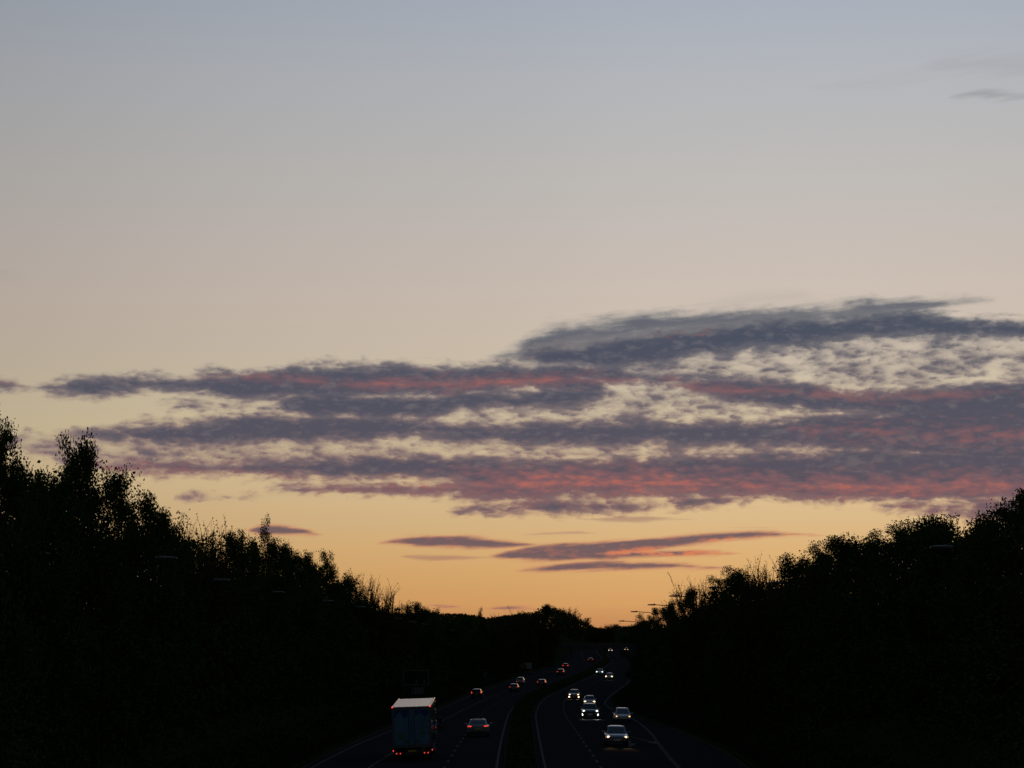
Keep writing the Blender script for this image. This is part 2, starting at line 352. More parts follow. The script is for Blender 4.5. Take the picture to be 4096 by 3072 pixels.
def mat(name, col, rough=.6, metal=0.0, coat=0.0, emit=None, estr=0.0, var=0.0, vscale=4.0, bump=0.0, spec=.5, coords='Object', matte=False):
    m = bpy.data.materials.new(name); m.use_nodes = True; nt = m.node_tree; b = nt.nodes['Principled BSDF']
    b.inputs['Base Color'].default_value = (*col, 1); b.inputs['Roughness'].default_value = rough
    b.inputs['Metallic'].default_value = metal; b.inputs['Coat Weight'].default_value = coat; b.inputs['Coat Roughness'].default_value = .08
    b.inputs['Specular IOR Level'].default_value = spec
    if emit: b.inputs['Emission Color'].default_value = (*emit, 1); b.inputs['Emission Strength'].default_value = estr
    if var or bump:
        t = nt.nodes.new('ShaderNodeTexCoord'); n = nt.nodes.new('ShaderNodeTexNoise')
        n.inputs['Scale'].default_value = vscale; n.inputs['Detail'].default_value = 5
        nt.links.new(t.outputs[coords], n.inputs['Vector'])
        if var:
            x = nt.nodes.new('ShaderNodeMix'); x.data_type = 'RGBA'
            x.inputs[6].default_value = (*[c * (1 - var) for c in col], 1); x.inputs[7].default_value = (*[min(1, c * (1 + var)) for c in col], 1)
            nt.links.new(n.outputs['Fac'], x.inputs[0]); nt.links.new(x.outputs[2], b.inputs['Base Color'])
        if bump:
            bp = nt.nodes.new('ShaderNodeBump'); bp.inputs['Strength'].default_value = bump; bp.inputs['Distance'].default_value = .05
            nt.links.new(n.outputs['Fac'], bp.inputs['Height']); nt.links.new(bp.outputs['Normal'], b.inputs['Normal'])
    if matte:                                                   # rough, sheenless surface
        d = nt.nodes.new('ShaderNodeBsdfDiffuse'); d.inputs['Roughness'].default_value = .5
        for n, k in (('Base Color', 'Color'), ('Normal', 'Normal')):
            if b.inputs[n].links: nt.links.new(b.inputs[n].links[0].from_socket, d.inputs[k])
            elif k == 'Color': d.inputs[k].default_value = (*col, 1)
        nt.links.new(d.outputs[0], nt.nodes['Material Output'].inputs['Surface']); nt.nodes.remove(b)
    return m

M = dict(
    asphalt=mat('asphalt', (.050, .051, .053), 1, var=.3, vscale=.35, bump=.15, matte=True),
    grass=mat('grass', (.032, .050, .018), 1, var=.5, vscale=.6, bump=.5, matte=True),
    line=mat('line_paint', (.20, .20, .197), 1, var=.3, vscale=3, matte=True),
    kerb=mat('kerb_stone', (.075, .075, .072), 1, var=.25, vscale=2, matte=True),
    leaf_a=mat('leaf_dark', (.045, .085, .022), 1, var=.45, vscale=1.2, matte=True),
    leaf_b=mat('leaf_olive', (.060, .072, .026), 1, var=.45, vscale=1.2, matte=True),
    leaf_c=mat('leaf_spring', (.058, .085, .026), 1, var=.4, vscale=1.2, matte=True),
    bark=mat('bark', (.055, .045, .035), 1, var=.4, vscale=3, bump=.6, matte=True),
    steel=mat('painted_steel', (.030, .031, .032), 1, var=.15, vscale=3, matte=True),
    lantern=mat('lantern_grey', (.09, .092, .095), .4),
    black=mat('black_plastic', (.012, .012, .013), .5),
    rubber=mat('tyre_rubber', (.015, .015, .015), .8),
    alloy=mat('wheel_alloy', (.35, .35, .36), .35, metal=.8),
    glass=mat('tinted_glass', (.006, .008, .010), .04, spec=.6),
    plate_w=mat('number_plate_white', (.62, .62, .60), .4), plate_y=mat('number_plate_yellow', (.60, .45, .05), .4),
    chrome=mat('chrome', (.6, .6, .62), .12, metal=1.0),
    lens_off=mat('clear_lens', (.30, .31, .32), .08),
    lamp_warm=mat('headlight_warm', (.9, .9, .9), .2, emit=(1, .74, .44), estr=2.4),
    lamp_white=mat('headlight_cool', (.9, .9, .9), .2, emit=(.84, 1, .86), estr=2.2),
    bowl_halo_warm=mat('lamp_bowl_halo_warm', (.5, .5, .5), .15, emit=(1, .62, .30), estr=.22), bowl_halo_cool=mat('lamp_bowl_halo_cool', (.5, .5, .5), .15, emit=(.75, 1, .85), estr=.22),  # weak emission on the housing stands in for glare around the bulb
    lamp_amber=mat('sidelight_amber', (.9, .6, .3), .2, emit=(1, .52, .16), estr=2.2),
    lamp_pink=mat('far_lamp_pink', (.9, .5, .5), .2, emit=(1, .5, .55), estr=1.0),
    tail=mat('tail_lens_lit', (.5, .02, .01), .2, emit=(1, .055, .018), estr=1.15),
    tail_dim=mat('tail_lens_dim', (.4, .015, .01), .2, emit=(1, .04, .02), estr=.7),
    marker=mat('marker_red', (.5, .02, .02), .3, emit=(1, .05, .06), estr=2.0),
    silver=mat('paint_silver', (.32, .33, .35), .3, metal=.3, coat=.6), white=mat('paint_white', (.55, .55, .55), .3, coat=.8),
    blue=mat('paint_blue_grey', (.10, .13, .19), .28, metal=.4, coat=.8), darkp=mat('paint_black', (.018, .019, .021), .25, coat=.9),
    red=mat('paint_dark_red', (.11, .015, .014), .28, coat=.9), grey=mat('paint_grey', (.12, .125, .13), .3, metal=.4, coat=.8),
    sign_green=mat('sign_green', (.012, .05, .03), .5, matte=True), sign_white=mat('sign_white', (.30, .30, .30), .5, matte=True), sign_black=mat('sign_black', (.02, .02, .02), .5, matte=True),
    sign_orange=mat('sign_orange', (.45, .10, .03), .5, matte=True), sign_blue=mat('sign_blue', (.03, .09, .30), .5, matte=True),
    concrete=mat('weathered_concrete', (.085, .087, .092), 1, var=.25, vscale=.5, matte=True),
)

# ------------------------------------------------------------------ the road's course
def lerp_t(t, y):
    if y <= t[0][0]: return t[0][1]
    for (a, u), (b, v) in zip(t, t[1:]):
        if y <= b: return u + (v - u) * (y - a) / (b - a)
    return t[-1][1]
def smooth_t(t, y, w=22.0):
    return sum(lerp_t(t, y + k * w / 3.0) * c for k, c in ((-3, 1), (-2, 2), (-1, 3), (0, 4), (1, 3), (2, 2), (3, 1))) / 16.0
Z_T = [(0, 0), (150, 0), (250, -.6), (400, -2.0), (500, -2.0), (600, -1.4), (750, -.4), (900, 0), (960, .1), (1200, 2.3), (1600, 4), (2200, 5)]
LR_T = [(0, -.87), (187, -.87), (323, -.25), (423, 2.14), (518, 8.64), (660, 19.3), (907, 32.6), (1200, 39), (1400, 62), (1600, 100), (2200, 260)]
RL_T = [(0, 1.85), (153, 1.9), (215, 2.15), (300, 2.6), (377, 4.0), (423, 5.3), (518, 11.7), (660, 22.4), (907, 35.7), (1200, 42), (1400, 65), (1600, 103), (2200, 263)]
XL_T = [(0, -12.9), (153, -12.9), (194, -12.7), (237, -11.8), (350, -10), (411, -9), (470, -7.8), (520, -5), (580, -1), (640, 4), (750, 10), (907, 17.5), (1200, 27), (1400, 50), (1600, 88), (2200, 248)]
XR_T = [(0, 14), (153, 14), (180, 15), (230, 14.8), (270, 14), (300, 13.7), (350, 13.8), (400, 15), (440, 17.2), (504, 21.6), (550, 25.1), (617, 29.5), (660, 32.5), (907, 46.5), (1200, 55), (1400, 78), (1600, 116), (2200, 276)]
LE_T = [(0, -12.6), (160, -12.5), (194, -12.2), (237, -11.1), (350, -9.4), (411, -8.4), (470, -6.4), (520, -3.6), (580, 1.0), (640, 6.6), (750, 16.2), (907, 25.6), (1200, 32), (1400, 55)]
L2_T = [(0, -9.1), (158, -8.95), (180, -8.4), (269, -7.4), (332, -6.3), (384, -5.2), (423, -4.2), (470, -1.5), (500, .6)]
RE_T = [(0, 9.6), (155, 10.0), (198, 11.24), (226, 12.2), (252, 12.76), (283, 13.1), (328, 12.9), (377, 13.5), (403, 14.6), (440, 16.7), (504, 21.1), (550, 24.6), (617, 29), (660, 32), (907, 46), (1200, 54.5), (1400, 77.5)]
YS0, YDS, YN = -100.0, 2.0, 3600
def table(t, w):
    a = [smooth_t(t, YS0 + YDS * i, w) for i in range(YN)]
    def f(y):
        k = (y - YS0) / YDS
        if k <= 0: return a[0]
        if k >= YN - 1: return a[-1]
        i = int(k); return a[i] + (a[i + 1] - a[i]) * (k - i)
    return f
zr, LR, RL, XL, XR = table(Z_T, 60), table(LR_T, 40), table(RL_T, 40), table(XL_T, 30), table(XR_T, 15)
def road_z(x, y):
    a, b = LR(y), RL(y)
    z = zr(y)
    if x < a: z -= .024 * (a - x)
    elif x > b: z -= .014 * (x - b)
    return z

HL_T = [(0, 7.5), (300, 7.5), (500, 6.5), (800, 8), (1200, 10), (2000, 10)]
HR_T = [(0, 6.2), (300, 6.2), (450, 5.5), (900, 7), (2000, 8)]
def ground_z(x, y):
    a, b = XL(y) - .45, XR(y) + .45
    if y > 1500:
        f = min(1, (y - 1500) / 400.0)
    else: f = 0
    if a < x < b:
        z = road_z(min(max(x, a), b), y) - .2
        if f: z = z * (1 - f) + 9 * f
        return z
    d, base, h = (a - x, road_z(a, y), lerp_t(HL_T, y)) if x <= a else (x - b, road_z(b, y), lerp_t(HR_T, y))
    s = min(1, max(0, (d - 2.0) / (h * 1.75)))
    z = base + .10 + h * (s * s * (3 - 2 * s) * .5 + s * .5) + .006 * max(0, d - 18)
    if d > 2: z += mnoise.noise((x * .12, y * .08, 3)) * .5 * min(1, (d - 2) / 6)
    if f: z = z * (1 - f) + 9 * f
    return z

ys = [-80, -40, 0, 40, 60] + [60 + 6 * i for i in range(1, 90)] + [600 + 15 * i for i in range(1, 70)] + [1700, 1800, 1950, 2300, 3000, 4500, 7000]
offs = [1800, 700, 300, 140, 80, 50, 38, 30, 25, 21, 18, 15.5, 13.5, 11.5, 9.5, 7.5, 5.5, 4, 3, 2, 1, .2, 0]
g = MB(); cols = 0
for y in ys:
    a, b = XL(y) - .45, XR(y) + .45
    row = [a - o for o in offs] + [a + .02, a + (b - a) * .25, (a + b) / 2, a + (b - a) * .75, b - .02] + [b + o for o in reversed(offs)]
    cols = len(row)
    g.v += [(x, y, ground_z(x, y)) for x in row]
for j in range(len(ys) - 1):
    for i in range(cols - 1):
        p = j * cols + i; g.f.append((p, p + 1, p + cols + 1, p + cols))
tag(g.build('ground', M['grass'], smooth=60), kind='structure')

# carriageways, each a sheet with crossfall
rys = [20, 60] + [60 + 5 * i for i in range(1, 120)] + [660 + 15 * i for i in range(1, 58)]
def strip(xa, xb, n=6, dz=0.0, ylist=rys):
    m = MB(); k = n + 1
    for y in ylist:
        a, b = xa(y), xb(y)
        for i in range(k):
            x = a + (b - a) * i / n; m.v.append((x, y, road_z(x, y) + dz))
    for j in range(len(ylist) - 1):
        for i in range(n):
            p = j * k + i; m.f.append((p, p + 1, p + k + 1, p + k))
    return m
road_l = tag(strip(lambda y: XL(y), lambda y: LR(y) + .35).build('road', M['asphalt'], smooth=60), kind='structure')
road_r = tag(strip(lambda y: RL(y) - .35, lambda y: XR(y)).build('road', M['asphalt'], smooth=60), kind='structure')
# raised central reservation between the kerbs
m = MB()
for y in rys:
    a, b = LR(y) + .35, RL(y) - .35; z = zr(y)
    m.v += [(a, y, z - .25), (a, y, z + .10), (a + .14, y, z + .12), ((a + b) / 2, y, z + .26), (b - .14, y, z + .12), (b, y, z + .10), (b, y, z - .25)]
for j in range(len(rys) - 1):
    for i in range(6):
        p = j * 7 + i; m.f.append((p, p + 1, p + 8, p + 7))
med = tag(m.build('central_reservation', M['grass'], smooth=40), kind='structure')
def kerb(xf, side, par):
    m = MB()
    for y in rys:
        x = xf(y); z = road_z(x, y)
        m.v += [(x, y, z - .05), (x, y, z + .115), (x + side * .14, y, z + .125), (x + side * .14, y, z - .05)]
    for j in range(len(rys) - 1):
        for i in range(3):
            p = j * 4 + i; m.f.append((p, p + 1, p + 5, p + 4))
    m.build('kerb', M['kerb'], par)
kerb(lambda y: XL(y) - .002, -1, road_l); kerb(lambda y: XR(y) + .002, 1, road_r)
kerb(lambda y: LR(y) + .343, .6, road_l); kerb(lambda y: RL(y) - .343, -.6, road_r)

# painted lines
def line_strip(tbl, y0, y1, w, par, name='edge_line'):
    m = MB(); yy = [y0 + 4 * i for i in range(int((y1 - y0) / 4) + 1)]
    for y in yy:
        x = smooth_t(tbl, y, 22)
        for sx in (-w / 2, w / 2): m.v.append((x + sx, y, road_z(x + sx, y) + .006))
    for j in range(len(yy) - 1): p = j * 2; m.f.append((p, p + 1, p + 3, p + 2))
    return m.build(name, M['line'], par)
line_strip([(y, LR(y) - .06) for y in range(0, 1400, 20)], 40, 1250, .16, road_l)
line_strip([(y, RL(y) + .06) for y in range(0, 1400, 20)], 40, 1250, .14, road_r)
line_strip(LE_T, 40, 1250, .15, road_l)
line_strip(L2_T, 60, 496, .15, road_l)
line_strip(RE_T, 232, 1250, .2, road_r)
m = MB(); y = 60.0                                             # ribbed edge line of the near slip lane
while y < 232:
    x = smooth_t(RE_T, y, 22); z = road_z(x, y)
    m.box(x - .13, x + .13, y, y + .42, z + .003, z + .011); y += .85
m.build('ribbed_edge_line', M['line'], road_r)
def dashes(xf, y0, y1, mark, pitch, w, par):
    y = y0
    while y < y1:
        m = MB(); pts = []
        for k in range(3):
            yy = y + mark * k / 2; x = xf(yy)
            m.v += [(x - w / 2, yy, road_z(x, yy) + .006), (x + w / 2, yy, road_z(x, yy) + .006)]
        m.f += [(0, 1, 3, 2), (2, 3, 5, 4)]
        m.build('lane_dash', M['line'], par); y += pitch
dashes(lambda y: LR(y) - 3.22, 75, 640, 3.0, 8.9, .16, road_l)
dashes(lambda y: RL(y) + 3.45, 76, 640, 3.9, 8.7, .16, road_r)
def arrow(pts, tris):
    m = MB(); m.v = [(x, y, road_z(x, y) + .007) for x, y in pts]; m.f = tris
    m.build('arrow_marking', M['line'], road_r)
arrow([(9.50, 216), (9.66, 216), (8.98, 199.5), (9.20, 199.0), (9.62, 198.6), (8.80, 190.6), (8.56, 195.0), (8.86, 197.6)], [(0, 7, 3, 1), (6, 5, 4, 7)])
arrow([(9.68, 216.6), (9.80, 216.4), (10.78, 201.8), (10.98, 202.6), (10.45, 201.6), (11.28, 196.6), (11.34, 204.0)], [(0, 2, 3, 1), (4, 5, 6)])

# ------------------------------------------------------------------ far overbridge
bz = 4.35; by = 968.0
br = empty('overbridge', (37, by, 0)); tag(br, 'dark concrete road bridge crossing over the far end of the motorway', 'bridge')
m = MB(); m.box(-30, 34, 0, 9, bz, bz + .9); m.build('deck', M['concrete'], br, bevel=.05)
for yy in (-.15, 8.95):
    m = MB(); m.box(-30.2, 34.2, yy, yy + .2, bz + .903, bz + 1.75); m.build('parapet', M['concrete'], br)
for xx in (-1.8, -14.5, 14.5):
    m = MB(); z0 = road_z(37 + xx, by + 4) - .3; m.box(xx - .5, xx + .5, 2.2, 6.8, z0, bz); m.build('pier', M['concrete'], br, bevel=.08)

# ------------------------------------------------------------------ trees
class Leaves:
    """many small leaf blades in one mesh"""
    def __init__(s): s.p, s.z = [], []
    def leaf(s, p, size, rng): s.p.append((p[0], p[1], p[2])); s.z.append(size)
    def top(s): return max(p[2] for p in s.p)
    def mesh(s, name, m):
        r = np.random.RandomState(len(s.p) % 9973); n = len(s.p)
        p = np.array(s.p, dtype=np.float64); z = np.array(s.z)[:, None]
        a = r.normal(size=(n, 3)) * (1, 1, .7); a /= np.linalg.norm(a, axis=1)[:, None]
        b = np.cross(a, r.normal(size=(n, 3))); b /= np.linalg.norm(b, axis=1)[:, None] + 1e-9
        a = a * z * .5; b = b * z * .34
        v = np.stack([p - a, p + b, p + a, p - b], axis=1).reshape(-1, 3)
        me = bpy.data.meshes.new(name); me.vertices.add(4 * n); me.loops.add(4 * n); me.polygons.add(n)
        me.vertices.foreach_set('co', v.ravel()); me.loops.foreach_set('vertex_index', np.arange(4 * n, dtype=np.int32))
        me.polygons.foreach_set('loop_start', np.arange(0, 4 * n, 4, dtype=np.int32)); me.polygons.foreach_set('loop_total', np.full(n, 4, dtype=np.int32))
        me.update(calc_edges=True); me.materials.append(m); return me

def branch(rng, wood, p, d, L, r, depth, cfg, tips):
    n = 4; pts = [Vector(p)]; rad = [r]
    for i in range(n):
        d = (d + Vector((rng.gauss(0, 1), rng.gauss(0, 1), rng.gauss(0, 1))) * cfg['wob'] + Vector((0, 0, cfg['up']))).normalized()
        pts.append(pts[-1] + d * L / n); rad.append(r * (1 - .8 * (i + 1) / n))
    wood.tube(pts, rad, 3 if depth else 5, False)
    if depth >= cfg['depth']:
        tips += [(pts[-1], L), (pts[-2], L * .8), (pts[2], L * .7)]; return
    for k in range(cfg['kids']):
        t = rng.uniform(.35, 1.0); i = min(n - 1, int(t * n)); q = pts[i].lerp(pts[i + 1], t * n - i)
        ax = Vector((rng.gauss(0, 1), rng.gauss(0, 1), rng.gauss(0, 1))).normalized()
        nd = (d + ax * cfg['spread']).normalized()
        branch(rng, wood, q, nd, L * rng.uniform(.4, .65), r * .45, depth + 1, cfg, tips)
    tips.append((pts[-1], L * .6))

def cg(rng, s): return max(-1.5 * s, min(1.5 * s, rng.gauss(0, s)))
def proto(style, seed):
    rng = random.Random(seed); wood, lv = MB(), Leaves(); tips = []
    if style == 'spray':                                        # multi-stemmed, upright fine twigs
        for k in range(46):
            a = rng.uniform(0, 6.283); lean = rng.uniform(.03, .42) ** 1.0; L = rng.uniform(6.5, 10.0) * (1 - lean * .35)
            p = Vector((rng.uniform(-.9, .9), rng.uniform(-.9, .9), 0)); d = Vector((math.cos(a) * lean, math.sin(a) * lean, 1)).normalized()
            pts, rad = [p], [.075]
            for i in range(7):
                d = (d + Vector((rng.gauss(0, .07), rng.gauss(0, .07), .06))).normalized()
                pts.append(pts[-1] + d * L / 7); rad.append(.075 * (1 - .85 * (i + 1) / 7))
            wood.tube(pts, rad, 3, False)
            for i in range(34):
                t = rng.uniform(.25, 1.0) * 7; j = min(6, int(t)); q = pts[j].lerp(pts[j + 1], t - j)
                nd = (d + Vector((rng.gauss(0, .45), rng.gauss(0, .45), rng.gauss(.2, .3)))).normalized(); l = rng.uniform(.5, 1.5)
                e = q + nd * l; wood.tube([q, q.lerp(e, .5) + Vector((0, 0, .05)), e], [.022, .016, .008], 3, False)
                for u in range(5):
                    lv.leaf(q.lerp(e, rng.uniform(.3, 1.05)) + Vector((rng.gauss(0, .06), rng.gauss(0, .06), rng.gauss(0, .06))), rng.uniform(.07, .15), rng)
        for k in range(4200):                                   # denser low skirt
            a = rng.uniform(0, 6.283); r = 2.6 * math.sqrt(rng.random()); z = rng.uniform(0, 7.6) * (1 - .3 * r / 2.6)
            lv.leaf((math.cos(a) * r, math.sin(a) * r, z), rng.uniform(.18, .34), rng)
    else:
        cfg = dict(dense=dict(wob=.16, up=.03, depth=2, kids=4, spread=.85, n=17, lo=.14),
                   tuft=dict(wob=.12, up=.10, depth=2, kids=3, spread=.65, n=17, lo=.2), sparse=dict(wob=.14, up=.08, depth=2, kids=3, spread=.6, n=15, lo=.25))[style]
        H = 9.3; tp = [Vector((0, 0, 0))]; tr = [.24]
        for i in range(9):
            tp.append(Vector((tp[-1].x + rng.gauss(0, .10), tp[-1].y + rng.gauss(0, .10), H * (i + 1) / 9))); tr.append(.24 * (1 - .9 * (i + 1) / 9))
        wood.tube(tp, tr, 6, False)
        for k in range(cfg['n']):
            h = cfg['lo'] + (1 - cfg['lo']) * (k + rng.uniform(-.3, .3)) / cfg['n']; h = min(.985, max(.06, h))
            i = min(8, int(h * 9)); q = tp[i].lerp(tp[i + 1], h * 9 - i); a = k * 2.4 + rng.uniform(-.4, .4)
            if style == 'dense': L, el = 3.3 * math.sqrt(max(.05, 1 - ((h - .5) / .56) ** 2)) * rng.uniform(.75, 1.1), -.05 + 1.2 * h
            elif style == 'tuft': L, el = 2.9 * math.sqrt(max(.08, 1 - ((h - .55) / .62) ** 2)) * rng.uniform(.8, 1.15), .35 + .9 * h
            else: L, el = 2.1 * math.sqrt(max(.06, 1 - ((h - .45) / .6) ** 2)) * rng.uniform(.7, 1.2), .55 + .7 * h
            d = Vector((math.cos(a) * math.cos(el), math.sin(a) * math.cos(el), math.sin(el)))
            branch(rng, wood, q, d, L, .085 * (1 - .5 * h), 0, cfg, tips)
        tips.append((tp[-1], 1.0))
        for p, L in tips:
            if style == 'tuft': n, sx, sz, ls = 46, .34, .10, (.08, .16)
            elif style == 'sparse': n, sx, sz, ls = 14, .20, .18, (.08, .15)
            else: n, sx, sz, ls = 34, .30, .22, (.08, .18)
            if rng.random() < .2: n = n // 4
            for i in range(n):
                lv.leaf((p.x + cg(rng, sx), p.y + cg(rng, sx), p.z + cg(rng, sz)), rng.uniform(*ls), rng)
        if style in ('dense', 'tuft'):
            for k in range(2800):
                a = rng.uniform(0, 6.283); r = 2.4 * math.sqrt(rng.random()); z = rng.uniform(.6, 8.3) * (1 - .25 * r / 2.4)
                lv.leaf((math.cos(a) * r, math.sin(a) * r, z), rng.uniform(.2, .36), rng)
    leafm = {'dense': 'leaf_a', 'tuft': 'leaf_c', 'sparse': 'leaf_b', 'spray': 'leaf_b'}[style]
    wm = wood.mesh('trunk'); wm.materials.append(M['bark'])
    top = max(lv.top(), 1) if style != 'spray' else sorted(p[2] for p in lv.p)[int(.997 * len(lv.p))]
    return wm, lv.mesh('crown', M[leafm]), top
PROTO = {k: [proto(k, 11 + 7 * i + len(k)) for i in range(n)] for k, n in (('dense', 5), ('tuft', 4), ('sparse', 3), ('spray', 5))}
STYLE = {'d': ('dense', 'dense round leafy tree'), 'p': ('dense', 'taller leafy tree above its neighbours'), 't': ('tuft', 'tree with tufted leaf clumps'),
         's': ('sparse', 'thin open see-through tree'), 'w': ('spray', 'many-stemmed tree with upright fine twigs')}
LEFT = [(-20.03,100,16.75,'p'),(-20.08,104,15.15,'d'),(-20.06,108,15.01,'d'),(-19.57,110,15.26,'d'),(-19.41,114,16.95,'p'),(-19.09,118,16.05,'d'),(-19.45,126,16.31,'s'),(-19.17,130,15.5,'d'),(-19.53,140,15.15,'d'),(-19.96,150,14.74,'d'),(-20.74,163,15.28,'w'),(-20.96,172,15.96,'w'),(-20.84,180,15.99,'w'),(-20.43,188,16.18,'d'),(-20.05,196,16.07,'d'),(-19.33,200,17.41,'s'),(-19.04,208,16.39,'d'),(-18.84,220,16.25,'d'),(-18.62,232,16.22,'d'),(-18.16,240,15.28,'d'),(-17.63,250,16.41,'s'),(-17.11,262,15.22,'d'),(-17.46,290,15.33,'w'),(-16.85,310,15.72,'w'),(-16.41,335,14.74,'w'),(-16.13,370,13.15,'w'),(-15.5,400,14.46,'d'),(-14.43,420,13.91,'d'),(-13.4,450,13.26,'s'),(-11.58,480,12.85,'d'),(-9.58,510,13.28,'d'),(-6.89,545,14.51,'s'),(-5.34,560,12.64,'d'),(-3.09,600,13.58,'w'),(-.19,640,14.73,'w'),(3.54,700,16.21,'w'),(7.54,760,16.65,'w'),(12.05,860,19.34,'d'),(24.59,1330,24.73,'w'),(31.32,1330,24.47,'w'),(38.42,1330,18.8,'s'),(45.87,1400,14.37,'w'),(52.78,1440,15.54,'w'),(66.42,1650,17.66,'w'),(73.31,1650,16.38,'w'),(79.74,1650,17.66,'w')]
RIGHT = [(20.95,105,14.4,'s'),(21.47,110,13.97,'d'),(21.75,115,13.36,'d'),(21.94,121,13.48,'t'),(22.16,126,13.17,'d'),(22.6,135,14.33,'d'),(22.26,138,14.26,'d'),(22.15,143,14.03,'d'),(21.96,150,14.45,'t'),(21.75,154,14.18,'t'),(21.54,158,14.15,'d'),(21.42,163,13.72,'d'),(21.36,170,14.45,'t'),(21.22,174,14.44,'t'),(21.09,179,14.38,'t'),(20.98,186,13.97,'d'),(20.95,195,14.09,'w'),(20.63,205,14.56,'w'),(20.42,216,14.16,'w'),(20.23,224,13.75,'d'),(20.04,238,14.36,'t'),(19.81,256,14.48,'w'),(19.58,268,14.17,'w'),(19.55,284,13.52,'d'),(19.42,305,12.5,'d'),(19.54,328,11.9,'d'),(19.52,352,11.9,'t'),(19.23,366,11.3,'t'),(19.36,385,10.77,'d')]
trng = random.Random(5)
def plant(lst, where, group, width):
    cnt = {}
    for i, (x, y, ztop, k) in enumerate(lst):
        if k in 'dt' and x < 0: ztop -= .0026 * y
        style, desc = STYLE[k]; wm, cm, top = PROTO[style][cnt.get(k, 0) % len(PROTO[style])]; cnt[k] = cnt.get(k, 0) + 1
        z = ground_z(x, y) - .15; s = (ztop - z) / top * (.92 if k == 'w' else 1)
        w = lerp_t([(100, .64), (160, .64), (220, .74), (300, .8), (400, .95), (700, 1.4), (1650, 2.0)], y) * width.get(k, 1) * trng.uniform(.85, 1.15)
        if x > 18 and 280 < y < 600: w *= .62
        t = empty('tree', (x, y, z), (0, 0, trng.uniform(0, 6.28))); t.scale = (w, w, s)
        link('trunk', wm, t); link('crown', cm, t)
        tag(t, f'{desc}, {ordinal(i + 1)} {where}', 'tree', group)
plant(LEFT, 'along the left skyline from the left edge', 'trees on the left bank', {'d': 1.0, 'p': .72, 's': .9, 'w': 1.25})
plant(RIGHT, 'along the right skyline from the right edge', 'trees on the right bank', {'d': 1.25, 't': 1.15, 's': 1.0, 'w': 1.15})

# thicket under and behind the skyline trees: nobody could count it
def skyline(lst, y):
    return lerp_t([(t[1], t[2]) for t in lst], y)
def thicket(name, side, lst, y0, y1, n, label, seed):
    rng = random.Random(seed); lv = Leaves(); xe = XL if side < 0 else XR
    k = 0
    while k < n:
        y = y0 + (y1 - y0) * rng.random() ** 1.5; d = 3.2 + 17 * rng.random() ** .9
        x = xe(y) + side * (.45 + d); gz = ground_z(x, y); top = skyline(lst, y) - (.0042 if y < 270 or y > 400 else .0022) * y
        hmax = min(1, (d - 1.2) / (5.0 if y < 280 else 6.0) if side < 0 else (d - 1.5) / 4.5) * max(1.2, (top - gz) * .93)
        hcap = (top - gz) * .95; hmax *= (.91 if y < 280 else .80) + .30 * (mnoise.noise((x * .35, y * .22, seed)) * .5 + .5)
        z = gz + min(hmax, hcap) * (.45 if y < 101 else 1) * rng.random() ** .8
        sz = rng.uniform(.14, .34) * (max(.7, y / 150.0) if y < 150 else 1 if y < 250 else 1.6 if y < 450 else 2.2)
        for u in range(9):
            lv.leaf((x + rng.gauss(0, .35), y + rng.gauss(0, .5), z + rng.gauss(0, .22)), sz * rng.uniform(.6, 1.2), rng); k += 1
    o = link(name, lv.mesh(name, M['leaf_a'])); tag(o, label, 'undergrowth', kind='stuff')
thicket('undergrowth', -1, LEFT, 90, 900, 380000, 'dark thicket of leaves filling the left bank below the trees', 3)
thicket('undergrowth', 1, RIGHT, 92, 560, 250000, 'dark thicket of leaves filling the right bank below the trees', 4)
def far_wood():
    rng = random.Random(8); lv = Leaves()
    for k in range(40000):
        y = rng.uniform(990, 1700); x = rng.uniform(-110, 125)
        if XL(y) - 2 < x < XR(y) + 2 and y < 1520: continue
        gz = ground_z(x, y); a = math.degrees(math.atan2(x, y))
        lim = CAM_H + y * lerp_t([(-4, .0098), (-1.1, .0100), (-.5, .0076), (-.27, .0085), (.18, .0098), (.5, .0104), (.8, .0128), (1.15, .0112), (1.58, .0073), (1.85, .0042), (2.8, .0039), (8, .006)], a) * (.96 + .12 * mnoise.noise((x * .10, y * .02, 1)))
        if lim < gz + .5: continue
        z = gz + rng.random() ** .85 * (lim - gz)
        for u in range(2): lv.leaf((x + rng.gauss(0, .8), y + rng.gauss(0, .8), z), rng.uniform(.5, 1.2), rng)
    tag(link('distant_wood', lv.mesh('distant_wood', M['leaf_b'])), 'distant dark wood closing the end of the road', 'wood', kind='stuff')
far_wood()
# rough grass and low growth on the central reservation and verges
rng = random.Random(21); lv = Leaves()
for k in range(30000):
    y = 70 + 830 * rng.random() ** 1.3; a, b = LR(y) + .6, RL(y) - .6; x = rng.uniform(a, b)
    lv.leaf((x, y, zr(y) + .1 + rng.random() * (.35 + .45 * min(1, y / 400.0))), rng.uniform(.18, .4) * (1 if y < 300 else 1.5), rng)
tag(link('reservation_growth', lv.mesh('reservation_growth', M['leaf_a'])), 'low dark scrub growing along the central reservation', 'scrub', kind='stuff')
rng = random.Random(22); lv = Leaves()
for k in range(36000):
    y = 80 + 520 * rng.random() ** 1.4; sd = rng.choice((-1, 1)); d = .3 + 4.5 * rng.random()
    x = XL(y) - .45 - d if sd < 0 else XR(y) + .45 + d
    lv.leaf((x, y, ground_z(x, y) + rng.random() * .3), rng.uniform(.15, .32), rng)
tag(link('verge_grass', lv.mesh('verge_grass', M['grass'])), 'unmown dark grass on the road verges', 'grass', kind='stuff')

